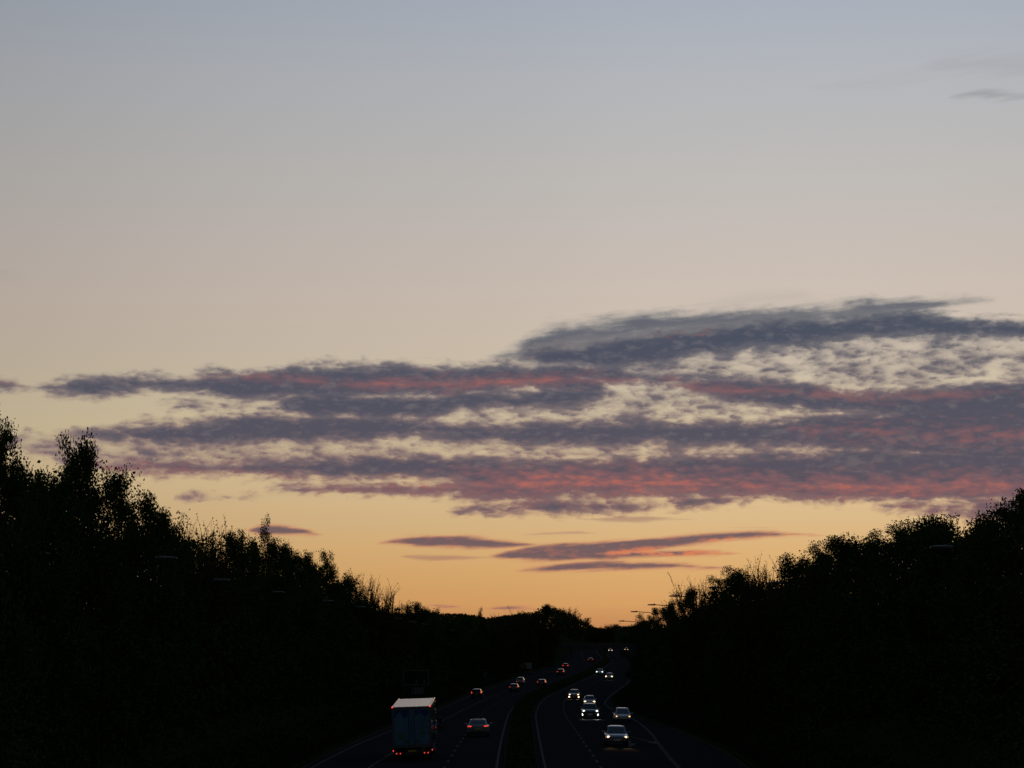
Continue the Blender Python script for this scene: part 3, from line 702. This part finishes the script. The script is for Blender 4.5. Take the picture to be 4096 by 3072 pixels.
# ------------------------------------------------------------------ street lamps
def lamp_column(x, y, side, label, group, ztop=None, H=11.4, arm=3.1):
    """side +1: column right of the road, arm reaching left over it; -1 the other way"""
    z = ground_z(x, y); top = (ztop or road_z(XL(y) if side < 0 else XR(y), y) + H) - z
    t = empty('street_lamp', (x, y, z - .05)); tag(t, label, 'street lamp', group)
    m = MB(); m.tube([(0, 0, 0), (0, 0, 1.3), (0, 0, 1.35), (0, 0, top - .7)], [.11, .11, .075, .055], 8); m.build('column', M['steel'], t, smooth=40)
    pts = [(0, 0, top - .7)] + [(-side * .6 * (1 - math.cos(a)), 0, top - .7 + .6 * math.sin(a)) for a in (.3, .6, .9, 1.2, 1.5708)] + [(-side * (arm - .9), 0, top + .02)]
    m = MB(); m.tube(pts, .055, 6); m.build('bracket_arm', M['steel'], t, smooth=40)
    a, b = -side * (arm - .95), -side * arm
    m = MB(); rings = []
    for f, w, h in ((0, .07, .065), (.15, .12, .09), (.5, .15, .085), (.85, .14, .07), (1, .06, .04)):
        xx = a + (b - a) * f; rings.append([(xx, w * math.cos(u), top + .02 + h * math.sin(u)) for u in (2 * math.pi * j / 10 for j in range(10))])
    m.loft(rings); la = m.build('lantern', M['lantern'], t, smooth=50)
    m = MB(); m.lathe([(.045, 0), (.045, .07), (.03, .1)], (a + (b - a) * .18, 0, top + .085), n=8); m.build('photocell', M['black'], la)
for i, (x, y, zt) in enumerate([(20.4, 106, 11.4), (24.6, 144, 11.4), (20.0, 169, 11.3), (18.8, 205, 11.7), (18.0, 244, 11.67), (18.6, 294, 11.5), (19.0, 345, 11.25), (18.9, 382, 10.25), (20.3, 428, 9.65), (24.6, 529, 9.5)]):
    lamp_column(x, y, 1, f'tall grey street lamp on the right verge, {ordinal(i + 1)} from the camera', 'street lamps along the right verge', zt)
for i, (x, y) in enumerate([(-17.6, 111), (-19.6, 150), (-19.2, 182), (-17.9, 213), (-16.7, 240), (-16.2, 306), (-15.4, 330), (-14.6, 352), (-13.2, 450), (-10.8, 500), (-8.4, 560), (-3.2, 620), (12.6, 850)]):
    lamp_column(x, y, -1, f'tall grey street lamp on the left verge, {ordinal(i + 1)} from the camera', 'street lamps along the left verge')
for i, (x, ztop) in enumerate([(33.89, 20.3), (35.19, 19.8)]):
    y = 1318.0; z = ground_z(x, y); t = empty('street_lamp', (x, y, z))
    tag(t, ('left' if i == 0 else 'right') + ' one of two small lamp posts standing on the far hilltop', 'street lamp', 'lamp posts on the far hill')
    m = MB(); m.tube([(0, 0, 0), (0, 0, ztop - z)], [.16, .12], 6); m.build('column', M['steel'], t)
    m = MB(); m.tube([(0, 0, ztop - z), (.3, 0, ztop - z + .25), (.9, 0, ztop - z + .25)], [.12, .14, .16], 6); m.build('lantern', M['lantern'], t)

# ------------------------------------------------------------------ road signs
def text_mesh(s, size, name, mt, parent, loc, rot=(math.pi / 2, 0, 0), sx=1.0, depth=.004):
    cu = bpy.data.curves.new(name, 'FONT'); cu.body = s; cu.size = size; cu.align_x = 'CENTER'; cu.align_y = 'CENTER'; cu.extrude = depth
    ob = bpy.data.objects.new(name, cu); COL.objects.link(ob)
    me = bpy.data.meshes.new_from_object(ob.evaluated_get(bpy.context.evaluated_depsgraph_get()))
    bpy.data.objects.remove(ob); bpy.data.curves.remove(cu)
    me.materials.clear(); me.materials.append(mt)
    o = link(name, me, parent); o.location = loc; o.rotation_euler = rot; o.scale = (sx, 1, 1); return o
def sign(name, label, x, y, w, zb, zt, face, border):
    z = ground_z(x, y); t = empty(name, (x, y, z)); tag(t, label, 'road sign')
    a, b = zb - z, zt - z
    m = MB(); m.box(-w / 2, w / 2, -.02, .02, a, b); p = m.build('panel', face, t, bevel=.01)
    m = MB(); e = .06
    for q in ((-w / 2 + .04, w / 2 - .04, b - .04 - e, b - .04), (-w / 2 + .04, w / 2 - .04, a + .04, a + .04 + e), (-w / 2 + .04, -w / 2 + .04 + e, a + .04 + e, b - .04 - e), (w / 2 - .04 - e, w / 2 - .04, a + .04 + e, b - .04 - e)):
        m.box(q[0], q[1], -.028, -.0205, q[2], q[3])
    m.build('border', border, t)
    for sx in (-.32, .32):
        m = MB(); m.tube([(sx * w, .08, -.3), (sx * w, .08, b - .1)], .06, 8); m.build('post', M['steel'], t, smooth=40)
    return t, a, b
def up_arrow(t, x, z, h, mt):
    m = MB(); w = h * .22
    m.slab([(x - w * .3, -.021, z), (x + w * .3, -.021, z), (x + w * .3, -.021, z + h * .6), (x - w * .3, -.021, z + h * .6)], (0, -1, 0), .008)
    m.slab([(x - w, -.021, z + h * .58), (x + w, -.021, z + h * .58), (x, -.021, z + h)], (0, -1, 0), .008); m.build('arrow', mt, t)
t, a, b = sign('direction_sign', 'large dark green direction sign with two upward white arrows above the lorry', -12.3, 330, 3.3, 1.68, 3.6, M['sign_green'], M['sign_white'])
up_arrow(t, .05, a + .15, .55, M['sign_white']); up_arrow(t, 1.05, a + .15, .55, M['sign_white'])
t, a, b = sign('information_sign', 'small white panel with dark writing beside a black arrow, under the green sign', -12.05, 329.6, 1.5, .53, 1.42, M['sign_white'], M['sign_black'])
m = MB(); m.slab([(-.55, -.021, a + .2), (-.36, -.021, a + .2), (-.36, -.021, b - .2), (-.55, -.021, b - .2)], (0, -1, 0), .006); m.build('symbol_block', M['sign_black'], t)
for k in range(3):
    m = MB(); xx = -.22
    while xx < .62 - .12 * (k == 2):
        w = .05 + .05 * ((k * 7 + int(xx * 40)) % 3) / 2; m.slab([(xx, -.021, b - .30 - .2 * k), (xx + w, -.021, b - .30 - .2 * k), (xx + w, -.021, b - .19 - .2 * k), (xx, -.021, b - .19 - .2 * k)], (0, -1, 0), .005); xx += w + .03
    m.build('lettering', M['sign_black'], t)
t, a, b = sign('direction_sign', 'square dark green direction sign with pale border at the bend of the left kerb', -6.6, 530, 2.9, -1.3, 1.25, M['sign_green'], M['sign_white'])
m = MB(); m.slab([(.75, -.021, a + 1.0), (.9, -.021, a + .95), (1.1, -.021, a + 1.75), (.97, -.021, a + 1.8)], (0, -1, 0), .008); m.slab([(.88, -.021, a + 1.78), (1.22, -.021, a + 1.7), (1.14, -.021, a + 2.05)], (0, -1, 0), .008); m.build('arrow', M['sign_white'], t)
t, a, b = sign('information_sign', 'pale blue white rectangular sign far along the left verge', 3.6, 640, 2.8, .12, 1.75, M['sign_white'], M['sign_blue'])
t, a, b = sign('warning_board', 'small orange red board standing low in front of the far pale sign', 4.6, 636, .95, -.75, -.3, M['sign_orange'], M['sign_white'])

# ------------------------------------------------------------------ cars
def wheel(par, x, y, r, w, side):
    e = MB(); e.lathe([(r * .62, -w / 2), (r * .92, -w / 2), (r, -w * .32), (r, w * .32), (r * .92, w / 2), (r * .62, w / 2)], (x, y, r), 'x', 20)
    t = e.build('wheel', M['rubber'], par, smooth=40)
    e = MB(); xo = x + side * w * .42
    for k in range(5):
        a = k * 1.2566; c, s = math.cos(a), math.sin(a)
        pts = [(xo, y + c * r * .12 - s * .05, r + s * r * .12 + c * .05), (xo, y + c * r * .6 - s * .03, r + s * r * .6 + c * .03), (xo, y + c * r * .6 + s * .03, r + s * r * .6 - c * .03), (xo, y + c * r * .12 + s * .05, r + s * r * .12 - c * .05)]
        e.slab(pts, (side, 0, 0), .02)
    e.lathe([(r * .16, 0), (r * .16, side * .03)], (xo, y, r), 'x', 10); e.lathe([(r * .56, 0), (r * .62, side * .02), (r * .62, 0)], (xo, y, r), 'x', 16)
    e.build('rim', M['alloy'], t)
SHAPE = dict(
    hatch=dict(b=[(-.5,.86,.34,.58),(-.475,.95,.24,.63),(-.3,1,.17,.635),(0,1,.17,.62),(.22,1,.17,.615),(.36,.985,.18,.57),(.46,.93,.2,.505),(.5,.80,.27,.43)], g=(.25,.05,-.37,-.475)),
    saloon=dict(b=[(-.5,.88,.34,.60),(-.48,.95,.24,.655),(-.34,1,.17,.665),(0,1,.17,.64),(.2,1,.17,.63),(.36,.985,.18,.58),(.46,.93,.2,.52),(.5,.80,.27,.44)], g=(.21,.04,-.2,-.38)),
    suv=dict(b=[(-.5,.88,.34,.58),(-.475,.96,.25,.63),(-.3,1,.2,.64),(0,1,.2,.63),(.2,1,.2,.63),(.36,.99,.2,.60),(.46,.95,.22,.55),(.5,.84,.28,.46)], g=(.23,.07,-.4,-.48)),
    mpv=dict(b=[(-.5,.88,.32,.55),(-.475,.96,.22,.59),(-.3,1,.17,.60),(0,1,.17,.585),(.26,1,.17,.57),(.38,.985,.18,.52),(.46,.93,.2,.465),(.5,.80,.26,.40)], g=(.33,.08,-.39,-.48)),
)
def car(name, label, group, x, y, away, kind, L, W, H, paint, front=None, tail='tail', tl=(.16, .20, .60), fog=None, beam=0.0, hl=(.105, .095), rails=False, aerial=False, beam_down=5.0, bspot=60):
    S = SHAPE[kind]; w = W / 2; e = .5
    slope = (zr(y + 4) - zr(y - 4)) / 8; head = math.atan2(LR(y + 5) - LR(y - 5), 10)
    cross = -.024 if x < LR(y) else .014
    rot = (slope, cross * -1 * -1, -head) if away else (-slope, -cross, math.pi - head)
    t = empty(name, (x, y, road_z(x, y) + .012), rot); tag(t, label, 'car', group)
    m = MB(); rings = []
    for fy, fw, fl, fb in S['b']:
        yy, ww, zl, zb = fy * L, fw * w, fl * H, fb * H; zm = zl + (zb - zl) * .55; cr = .035
        rings.append([(-.9*ww,yy,zl),(.9*ww,yy,zl),(ww,yy,zl+.1),(ww,yy,zm),(.975*ww,yy,zb-.07),(.88*ww,yy,zb),(.45*ww,yy,zb+cr*.8),(0,yy,zb+cr),(-.45*ww,yy,zb+cr*.8),(-.88*ww,yy,zb),(-.975*ww,yy,zb-.07),(-ww,yy,zm),(-ww,yy,zl+.1)])
    m.loft(rings)
    gb, gr, grr, gbr = [v * L for v in S['g']]; zb = S['b'][3][3] * H - .02
    wb, wt = w * .90, w * .70
    rings = []
    for tt, ins, zz in ((0, 0, zb), (1, 0, H - .115), (1, .05, H - .075), (1, .34, H - .03), (1, .80, H)):
        yf = gb + (gr - gb) * tt - ins; yr = gbr + (grr - gbr) * tt + ins; ww = wb + (wt - wb) * tt - ins * .36; c = .10
        rings.append([(-ww + c, yr, zz), (ww - c, yr, zz), (ww, yr + c, zz), (ww, yf - c, zz), (ww - c, yf, zz), (-ww + c, yf, zz), (-ww, yf - c, zz), (-ww, yr + c, zz)])
    m.loft(rings); m.build('body', paint, t, smooth=38)
    hh = H - .115 - zb
    def pane(nm, f0, f1, yb, yt, out):
        m = MB(); P = []
        for f, sgn in ((f0, -1), (f0, 1), (f1, 1), (f1, -1)):
            ww = (wb + (wt - wb) * f - .10) * .96; P.append((sgn * ww, yb + (yt - yb) * f, zb + hh * f))
        n = (Vector(P[1]) - Vector(P[0])).cross(Vector(P[3]) - Vector(P[0])).normalized()
        if n.y * out < 0: n = -n
        m.slab([Vector(p) + n * .003 for p in P], n, .010); m.build(nm, M['glass'], t)
    pane('windscreen', .10, .97, gb, gr, 1); pane('rear_window', .16, .93, gbr, grr, -1)
    for s in (-1, 1):
        m = MB(); P = []
        for f, yy in ((.14, gbr + .28), (.14, gb - .42), (.90, gr - .12), (.90, grr + .22)):
            P.append((s * (wb + (wt - wb) * f + .003), yy, zb + hh * f))
        m.slab(P, (s, 0, .3), .010); m.build('side_window', M['glass'], t)
        m = MB(); m.ellipsoid((s * (w + .10), gb - .42, zb + .10), (.11, .07, .085), 8, 6); m.box(s * w - .06 - .02 * s, s * w + .06, gb - .44, gb - .40, zb + .02, zb + .07); m.build('mirror', paint, t, smooth=50)
        for yy in (-.31 * L, .315 * L): wheel(t, s * (w - .115), yy, .32 if kind != 'suv' else .36, .21, s)
        # front lamps: housing with a weak glow added as a halo, lit bulb
        yf = .465 * L; zf = S['b'][6][3] * H - .06
        m = MB(); m.ellipsoid((s * w * .74, yf, zf), (.21, .10, .095), 12, 6); ho = m.build('headlight', M['bowl_halo_warm'] if front == M['lamp_warm'] else M['bowl_halo_cool'] if front == M['lamp_white'] else M['lens_off'], t, smooth=60)
        if front:
            m = MB(); m.ellipsoid((s * w * .74, yf + .075, zf), (hl[0] * .85, .05, hl[1] * .85), 12, 6); m.build('bulb', front, ho, smooth=60)
        if fog:
            fm, fw, fh, fz, fx = fog
            m = MB(); m.ellipsoid((s * w * fx, .482 * L, fz * H), (fw, .05, fh), 10, 6); m.build('fog_light', fm, t, smooth=60)
        if beam:
            ld = bpy.data.lights.new('headlight_beam', 'SPOT'); ld.energy = beam; ld.spot_size = R(bspot); ld.spot_blend = .9; ld.shadow_soft_size = .08
            ld.color = (1, .55, .22) if front == M['lamp_warm'] else front.node_tree.nodes['Principled BSDF'].inputs['Emission Color'].default_value[:3]
            lo = link('headlight_beam', ld, t); lo.location = (s * w * .74, .5 * L + .12, zf); lo.rotation_euler = (R(90 - beam_down), 0, 0)
        tw, th, tz = tl
        m = MB(); yr = -.494 * L + .02
        m.ellipsoid((s * (w * .90 - tw / 2), yr, tz * H), (tw / 2, .06, th / 2), 10, 6); m.build('tail_light', M[tail], t, smooth=60)
        if rails:
            m = MB(); xx = s * (wt - .06); m.tube([(xx, grr + .25, H - .03), (xx, grr + .3, H + .05), (xx, gr - .35, H + .05), (xx, gr - .3, H - .03)], .022, 6); m.build('roof_rail', M['chrome'], t)
    m = MB(); m.box(-w * .46, w * .46, .47 * L, .497 * L, .36 * H, .42 * H); m.box(-w * .6, w * .6, .462 * L, .492 * L, .19 * H, .28 * H); m.build('grille', M['black'], t)
    m = MB(); m.box(-.26, .26, .497 * L, .503 * L, .29 * H, .29 * H + .11); m.build('number_plate', M['plate_w'], t)
    m = MB(); m.box(-.26, .26, -.503 * L, -.497 * L, .43 * H, .43 * H + .11); m.build('number_plate', M['plate_y'], t)
    m = MB(); m.box(-w * .84, w * .84, -.496 * L, -.44 * L, .17 * H, .33 * H); m.build('rear_bumper', M['black'], t, bevel=.03)
    if aerial:
        m = MB(); m.tube([(0, gr - .15, H - .01), (0, gr - .30, H + .22)], [.012, .006], 5); m.build('aerial', M['black'], t)
    return t
GA, GT = 'cars driving away on the left carriageway', 'cars coming towards the camera on the right carriageway'
car('car', 'silver grey saloon with lit red tail lights beside the lorry', GA, -2.77, 213.2, True, 'saloon', 4.9, 1.86, 1.47, M['silver'], tl=(.44, .13, .60))
car('car', 'dark tall car with bright white roof edge alone in the far left lane', GA, -5.66, 419, True, 'suv', 4.4, 1.82, 1.66, M['darkp'], tl=(.14, .34, .64))
car('car', 'dark hatchback in the left lane just below the white hatchback', GA, .46, 474, True, 'hatch', 4.2, 1.76, 1.50, M['grey'], tail='tail_dim', tl=(.18, .22, .60))
car('car', 'white hatchback with low red lights, leftmost of the middle pack', GA, 1.84, 543, True, 'hatch', 4.2, 1.76, 1.52, M['white'], tl=(.14, .2, .42))
car('car', 'black car with unlit body hugging the central reservation on the left carriageway', GA, 6.0, 513.5, True, 'hatch', 4.3, 1.80, 1.52, M['darkp'], tail='tail_dim', tl=(.14, .3, .66))
car('car', 'dark tall car with white roof edge, lower one of the far pair driving away', GA, 11.9, 628, True, 'suv', 4.5, 1.86, 1.66, M['darkp'], tail='tail', tl=(.3, .2, .58))
car('car', 'dark hatchback with red triangular lights, upper one of the far pair driving away', GA, 15.1, 725.5, True, 'hatch', 4.3, 1.80, 1.50, M['darkp'], tl=(.3, .3, .58))
car('car', 'smallest dark car driving away, at the top of the left carriageway', GA, 26.1, 855, True, 'hatch', 4.3, 1.80, 1.5, M['darkp'], tail='tail_dim', tl=(.2, .35, .65))
car('car', 'blue grey hatchback with round bright headlights and roof aerial, nearest oncoming car', GT, 7.78, 193.2, False, 'hatch', 4.1, 1.76, 1.48, M['blue'], front=M['lamp_warm'], aerial=True, beam=5000, beam_down=8, bspot=14)
car('car', 'white small car with amber sidelights in the slip lane', GT, 11.19, 262, False, 'mpv', 4.0, 1.74, 1.50, M['white'], front=M['lamp_amber'], hl=(.10, .08))
car('car', 'black tall car with roof rails and vertical white running lights', GT, 8.34, 277, False, 'suv', 4.5, 1.88, 1.66, M['darkp'], front=M['lamp_white'], fog=(M['lamp_white'], .075, .15, .30, .86), beam=2000, beam_down=30, bspot=40, rails=True, hl=(.12, .10))
car('car', 'pale small car with wide warm headlights right behind the black tall car', GT, 10.6, 353, False, 'hatch', 3.8, 1.66, 1.54, M['silver'], front=M['lamp_warm'], hl=(.19, .11), beam=400, beam_down=25, bspot=40)
car('car', 'dark red car with four warm lamps lit next to the central reservation', GT, 9.93, 412.5, False, 'hatch', 4.3, 1.78, 1.54, M['red'], front=M['lamp_warm'], fog=(M['lamp_warm'], .14, .13, .24, .84), beam=1100, beam_down=30, bspot=40, hl=(.14, .12))
car('car', 'silver car with cool white headlights, upper one of the far oncoming pair', GT, 21.6, 633.5, False, 'saloon', 4.5, 1.80, 1.48, M['silver'], front=M['lamp_white'], hl=(.2, .18), beam=500, beam_down=18, bspot=40)
car('car', 'silver car with warm headlights, lower one of the far oncoming pair', GT, 22.0, 583, False, 'hatch', 4.1, 1.76, 1.50, M['silver'], front=M['lamp_warm'], hl=(.21, .19), beam=900, beam_down=14, bspot=40)
car('car', 'tiny far car seen under the bridge by one bright and one pinkish lamp', GT, 43.9, 1150, False, 'hatch', 4.2, 1.78, 1.5, M['grey'], front=M['lamp_warm'], hl=(.22, .2))
car('car', 'tiny far car with faint lamps at the right end under the bridge', GT, 52.7, 1186, False, 'hatch', 4.2, 1.78, 1.5, M['grey'], front=M['lamp_amber'], hl=(.2, .16))

# ------------------------------------------------------------------ lorry
lx, ly = -6.42, 167.0
lo = empty('lorry', (lx, ly, road_z(lx, ly) + .012), (0, -.034, -R(.5)))
tag(lo, 'white roofed box lorry with pale blue rear doors and red lights', 'lorry')
M['lorry_roof'] = mat('lorry_roof', (.70, .69, .68), .14, var=.06, vscale=1.5)
M['lorry_frame'] = mat('lorry_frame', (.10, .105, .11), .4, metal=.5)
M['lorry_side'] = mat('lorry_side_panel', (.06, .10, .17), .10, coat=1.0)
M['door_blue'] = mat('lorry_door_blue', (.13, .27, .40), .5, var=.12, vscale=.8, matte=True)
M['door_deep'] = mat('lorry_door_deep_blue', (.04, .10, .26), .5, matte=True)
M['door_green'] = mat('lorry_green', (.06, .16, .05), .5)
M['door_ink'] = mat('lorry_lettering_green', (.035, .10, .045), .5)
BW, Z0, ZR, ZF, BL = 1.25, .95, 3.50, 3.83, 8.3
m = MB()                                                        # box body: sides, floor, front; roof follows the teardrop
m.add([(-BW, .05, Z0), (BW, .05, Z0), (BW, BL, Z0), (-BW, BL, Z0), (-BW, .05, ZR - .03), (BW, .05, ZR - .03), (BW, BL, ZF - .03), (-BW, BL, ZF - .03)],
      [(3, 2, 1, 0), (4, 5, 6, 7), (0, 1, 5, 4), (1, 2, 6, 5), (2, 3, 7, 6), (3, 0, 4, 7)])
box = m.build('box_body', M['lorry_side'], lo)
m = MB(); m.slab([(-BW + .10, .10, ZR - .028), (BW - .10, .10, ZR - .028), (BW - .10, BL - .05, ZF - .028), (-BW + .10, BL - .05, ZF - .028)], (0, -.04, 1), .02); m.build('roof', M['lorry_roof'], box)
for s in (-1, 1):
    m = MB(); m.tube([(s * (BW - .04), .02, ZR - .01), (s * (BW - .04), BL, ZF - .01)], .05, 8); m.build('roof_edge_trim', M['lorry_roof'], box, smooth=40)
    m = MB(); m.box(s * BW - .045 - .02 * s, s * BW + .045 - .02 * s, -.03, .06, Z0 - .05, ZR - .02); m.build('corner_post', M['lorry_frame'], box, bevel=.015)
    m = MB(); m.ellipsoid((s * (BW - .03), -.04, ZR - .02), (.05, .04, .04), 8, 6); m.build('marker_light', M['marker'], lo)
m = MB(); m.box(-BW + .03, BW - .03, -.02, .06, ZR - .17, ZR - .03); m.build('header_rail', M['lorry_frame'], box, bevel=.015)
m = MB(); m.box(-BW, BW, -.03, .06, Z0 - .10, Z0 + .06); m.build('rear_sill', M['lorry_frame'], box, bevel=.015)
dz0, dz1 = Z0 + .075, ZR - .185
for s in (-1, 1):
    x0, x1 = (.012, BW - .075)
    m = MB(); a, b = sorted((s * x0, s * x1)); m.box(a, b, -.022, .04, dz0, dz1); d = m.build('door', M['door_blue'], lo, bevel=.008)
    m = MB(); n = 14                                            # deep blue sky of the livery above a wavy cloud edge
    top = [(s * (x0 + .22 + (x1 - x0 - .26) * k / n), -.023, dz1 - .03) for k in range(n + 1)]
    bot = [(p[0], -.023, dz1 - .38 - .20 * math.sin(k * .55 + (0 if s < 0 else 2.2)) * (1 if s < 0 else .6)) for k, p in enumerate(top)]
    m.v = top + bot; m.f = [(k, k + 1, n + 2 + k, n + 1 + k) for k in range(n)]; m.build('livery_sky', M['door_deep'], d)
    for zz in (dz0 + .15, dz0 + .78, dz0 + 1.55, dz1 - .12):
        m = MB(); a, b = sorted((s * (x1 - .13), s * (x1 + .05))); m.box(a, b, -.045, -.0225, zz - .045, zz + .045); m.build('hinge', M['lorry_frame'], d)
    m = MB(); m.tube([(s * .17, -.05, dz0 - .06), (s * .17, -.05, dz1 + .06)], .017, 8); m.build('lock_rod', M['lorry_frame'], d)
    m = MB(); a, b = sorted((s * .19, s * .50)); m.box(a, b, -.05, -.0225, dz0 + .16, dz0 + .32); m.build('latch', M['lorry_frame'], d, bevel=.01)
    for zz in (dz0 + .05, dz0 + 1.2, dz1 - .06):
        m = MB(); m.box(s * .17 - .035, s * .17 + .035, -.07, -.0225, zz - .03, zz + .03); m.build('rod_keeper', M['lorry_frame'], d)
    if s > 0:
        rd = d
    else:
        m = MB(); pts = [(-.72 + .19 * math.copysign(abs(math.cos(u)) ** .5, math.cos(u)), -.0235, dz0 + .62 + .20 * math.copysign(abs(math.sin(u)) ** .5, math.sin(u))) for u in (2 * math.pi * k / 20 for k in range(20))]
        m.slab(pts, (0, -1, 0), .004); em = m.build('green_emblem', M['door_green'], d)
        m = MB(); m.slab([(-.80, -.0285, dz0 + .66), (-.64, -.0285, dz0 + .66), (-.64, -.0285, dz0 + .74), (-.80, -.0285, dz0 + .74)], (0, -1, 0), .003); m.build('emblem_window', M['door_blue'], d)
for txt, zz, sz, sx in (('MY', 1.82, .17, 1), ('OTHER', 1.63, .19, 1), ('LORRY', 1.45, .19, 1), ('IS A', 1.28, .17, 1), ('TRACTOR', 1.09, .19, 1)):
    text_mesh(txt, sz, 'lettering', M['door_ink'], rd, (.70, -.026, dz0 + zz), sx=sx)
m = MB(); m.slab([(.70 + .20 * math.cos(u), -.0235, dz0 + .74 + .10 * math.sin(u)) for u in (2 * math.pi * k / 24 for k in range(24))], (0, -1, 0), .004)
for k in range(5):
    a = math.pi * (.15 + .7 * k / 4); c = (.70 + .055 * math.cos(a), dz0 + .86 + .05 * math.sin(a))
    m.slab([(c[0] + .03 * math.cos(u), -.0235, c[1] + .035 * math.sin(u)) for u in (2 * math.pi * j / 8 for j in range(8))], (0, -1, 0), .003)
m.build('oval_badge', M['door_green'], rd)
text_mesh('Arla', .15, 'badge_lettering', M['sign_white'], rd, (.70, -.031, dz0 + .735), depth=.002)
m = MB(); m.slab([(.62 + .20 * k / 8, -.0235, dz0 + .55 + .012 * math.sin(k)) for k in range(9)] + [(.82 - .20 * k / 8, -.0235, dz0 + .50 + .012 * math.sin(k)) for k in range(9)], (0, -1, 0), .003); m.build('flourish', M['door_green'], rd)
# chassis, lights, wheels, cab
m = MB(); m.box(-.42, -.32, .1, 10.6, .62, .86); m.box(.32, .42, .1, 10.6, .62, .86)
for yy in (.6, 3, 5.5, 8): m.box(-.319, .319, yy, yy + .12, .66, .82)
m.build('chassis', M['black'], lo)
m = MB(); m.box(-1.12, 1.12, .10, .18, .40, .56); m.box(-.40, -.34, .12, .17, .57, .64); m.box(.34, .40, .12, .17, .57, .64); m.build('underrun_bar', M['black'], lo)
m = MB(); m.box(-.26, .26, .075, .095, .58, .70); m.build('number_plate', M['plate_y'], lo)
for s in (-1, 1):
    m = MB(); a, b = sorted((s * .66, s * 1.16)); m.box(a, b, .04, .095, .40, .60); cl = m.build('light_cluster', M['black'], lo, bevel=.015)
    for xx in (.78, 1.02):
        m = MB(); m.ellipsoid((s * xx, .035, .50), (.036, .02, .048), 10, 6); m.build('tail_light', M['tail'], cl, smooth=60)
    m = MB(); m.slab([(s * 1.252, .55, .62), (s * 1.252, .72, .62), (s * 1.252, .72, .70), (s * 1.252, .55, .70)], (s, 0, 0), .03); m.build('side_marker', M['marker'], lo)
    m = MB(); m.box(s * 1.21 - .015, s * 1.21 + .015, 3.4, 7.4, .42, .94); m.build('side_guard', M['lorry_frame'], lo)
    for yy in (2.0, 9.0):
        wheel(lo, s * 1.02, yy, .50, .46 if yy < 5 else .30, s)
        m = MB(); P = [(s * 1.24, yy + .60 * math.cos(u), .5 + .60 * math.sin(u)) for u in (math.pi * k / 8 for k in range(9))]; Q = [(s * .80, p[1], p[2]) for p in P]
        m.v = P + Q; m.f = [(k, k + 1, 10 + k, 9 + k) for k in range(8)]; m.build('mudguard', M['black'], lo, smooth=60)
    m = MB(); m.box(s * .8, s * 1.16, .75, .78, .18, .60) if s > 0 else m.box(-1.16, -.8, .75, .78, .18, .60); m.build('mud_flap', M['rubber'], lo)
    m = MB(); x0, x1 = sorted((s * 1.36, s * 1.58)); m.box(x0, x1, 10.15, 10.27, 1.95, 2.45); m.box(x0, x1, 10.15, 10.27, 1.58, 1.90); x0, x1 = sorted((s * 1.2, s * 1.37)); m.box(x0, x1, 10.18, 10.23, 2.36, 2.41); m.box(x0, x1, 10.18, 10.23, 1.64, 1.69); m.build('mirror', M['black'], lo, bevel=.02)
m = MB(); rings = []
for yy, w2, zb, zt in ((8.55, 1.2, .75, 3.0), (8.7, 1.23, .7, 3.15), (9.9, 1.23, .6, 3.15), (10.35, 1.21, .55, 2.9), (10.55, 1.16, .55, 1.9), (10.6, 1.12, .6, 1.2)):
    rings.append([(-w2 * .95, yy, zb), (w2 * .95, yy, zb), (w2, yy, zb + .1), (w2, yy, zt - .12), (w2 * .9, yy, zt), (-w2 * .9, yy, zt), (-w2, yy, zt - .12), (-w2, yy, zb + .1)])
m.loft(rings); cab = m.build('cab', M['white'], lo, smooth=35)
m = MB(); m.slab([(-1.05, 10.54, 1.95), (1.05, 10.54, 1.95), (1.02, 10.40, 2.78), (-1.02, 10.40, 2.78)], (0, 1, .1), .03); m.build('windscreen', M['glass'], cab)
for s in (-1, 1):
    m = MB(); m.slab([(s * 1.232, 9.1, 1.9), (s * 1.232, 10.1, 1.85), (s * 1.232, 10.0, 2.7), (s * 1.232, 9.1, 2.75)], (s, 0, 0), .012); m.build('door_window', M['glass'], cab)
    m = MB(); m.ellipsoid((s * .9, 10.6, .85), (.18, .06, .12), 10, 6); m.build('headlight', M['lens_off'], lo)
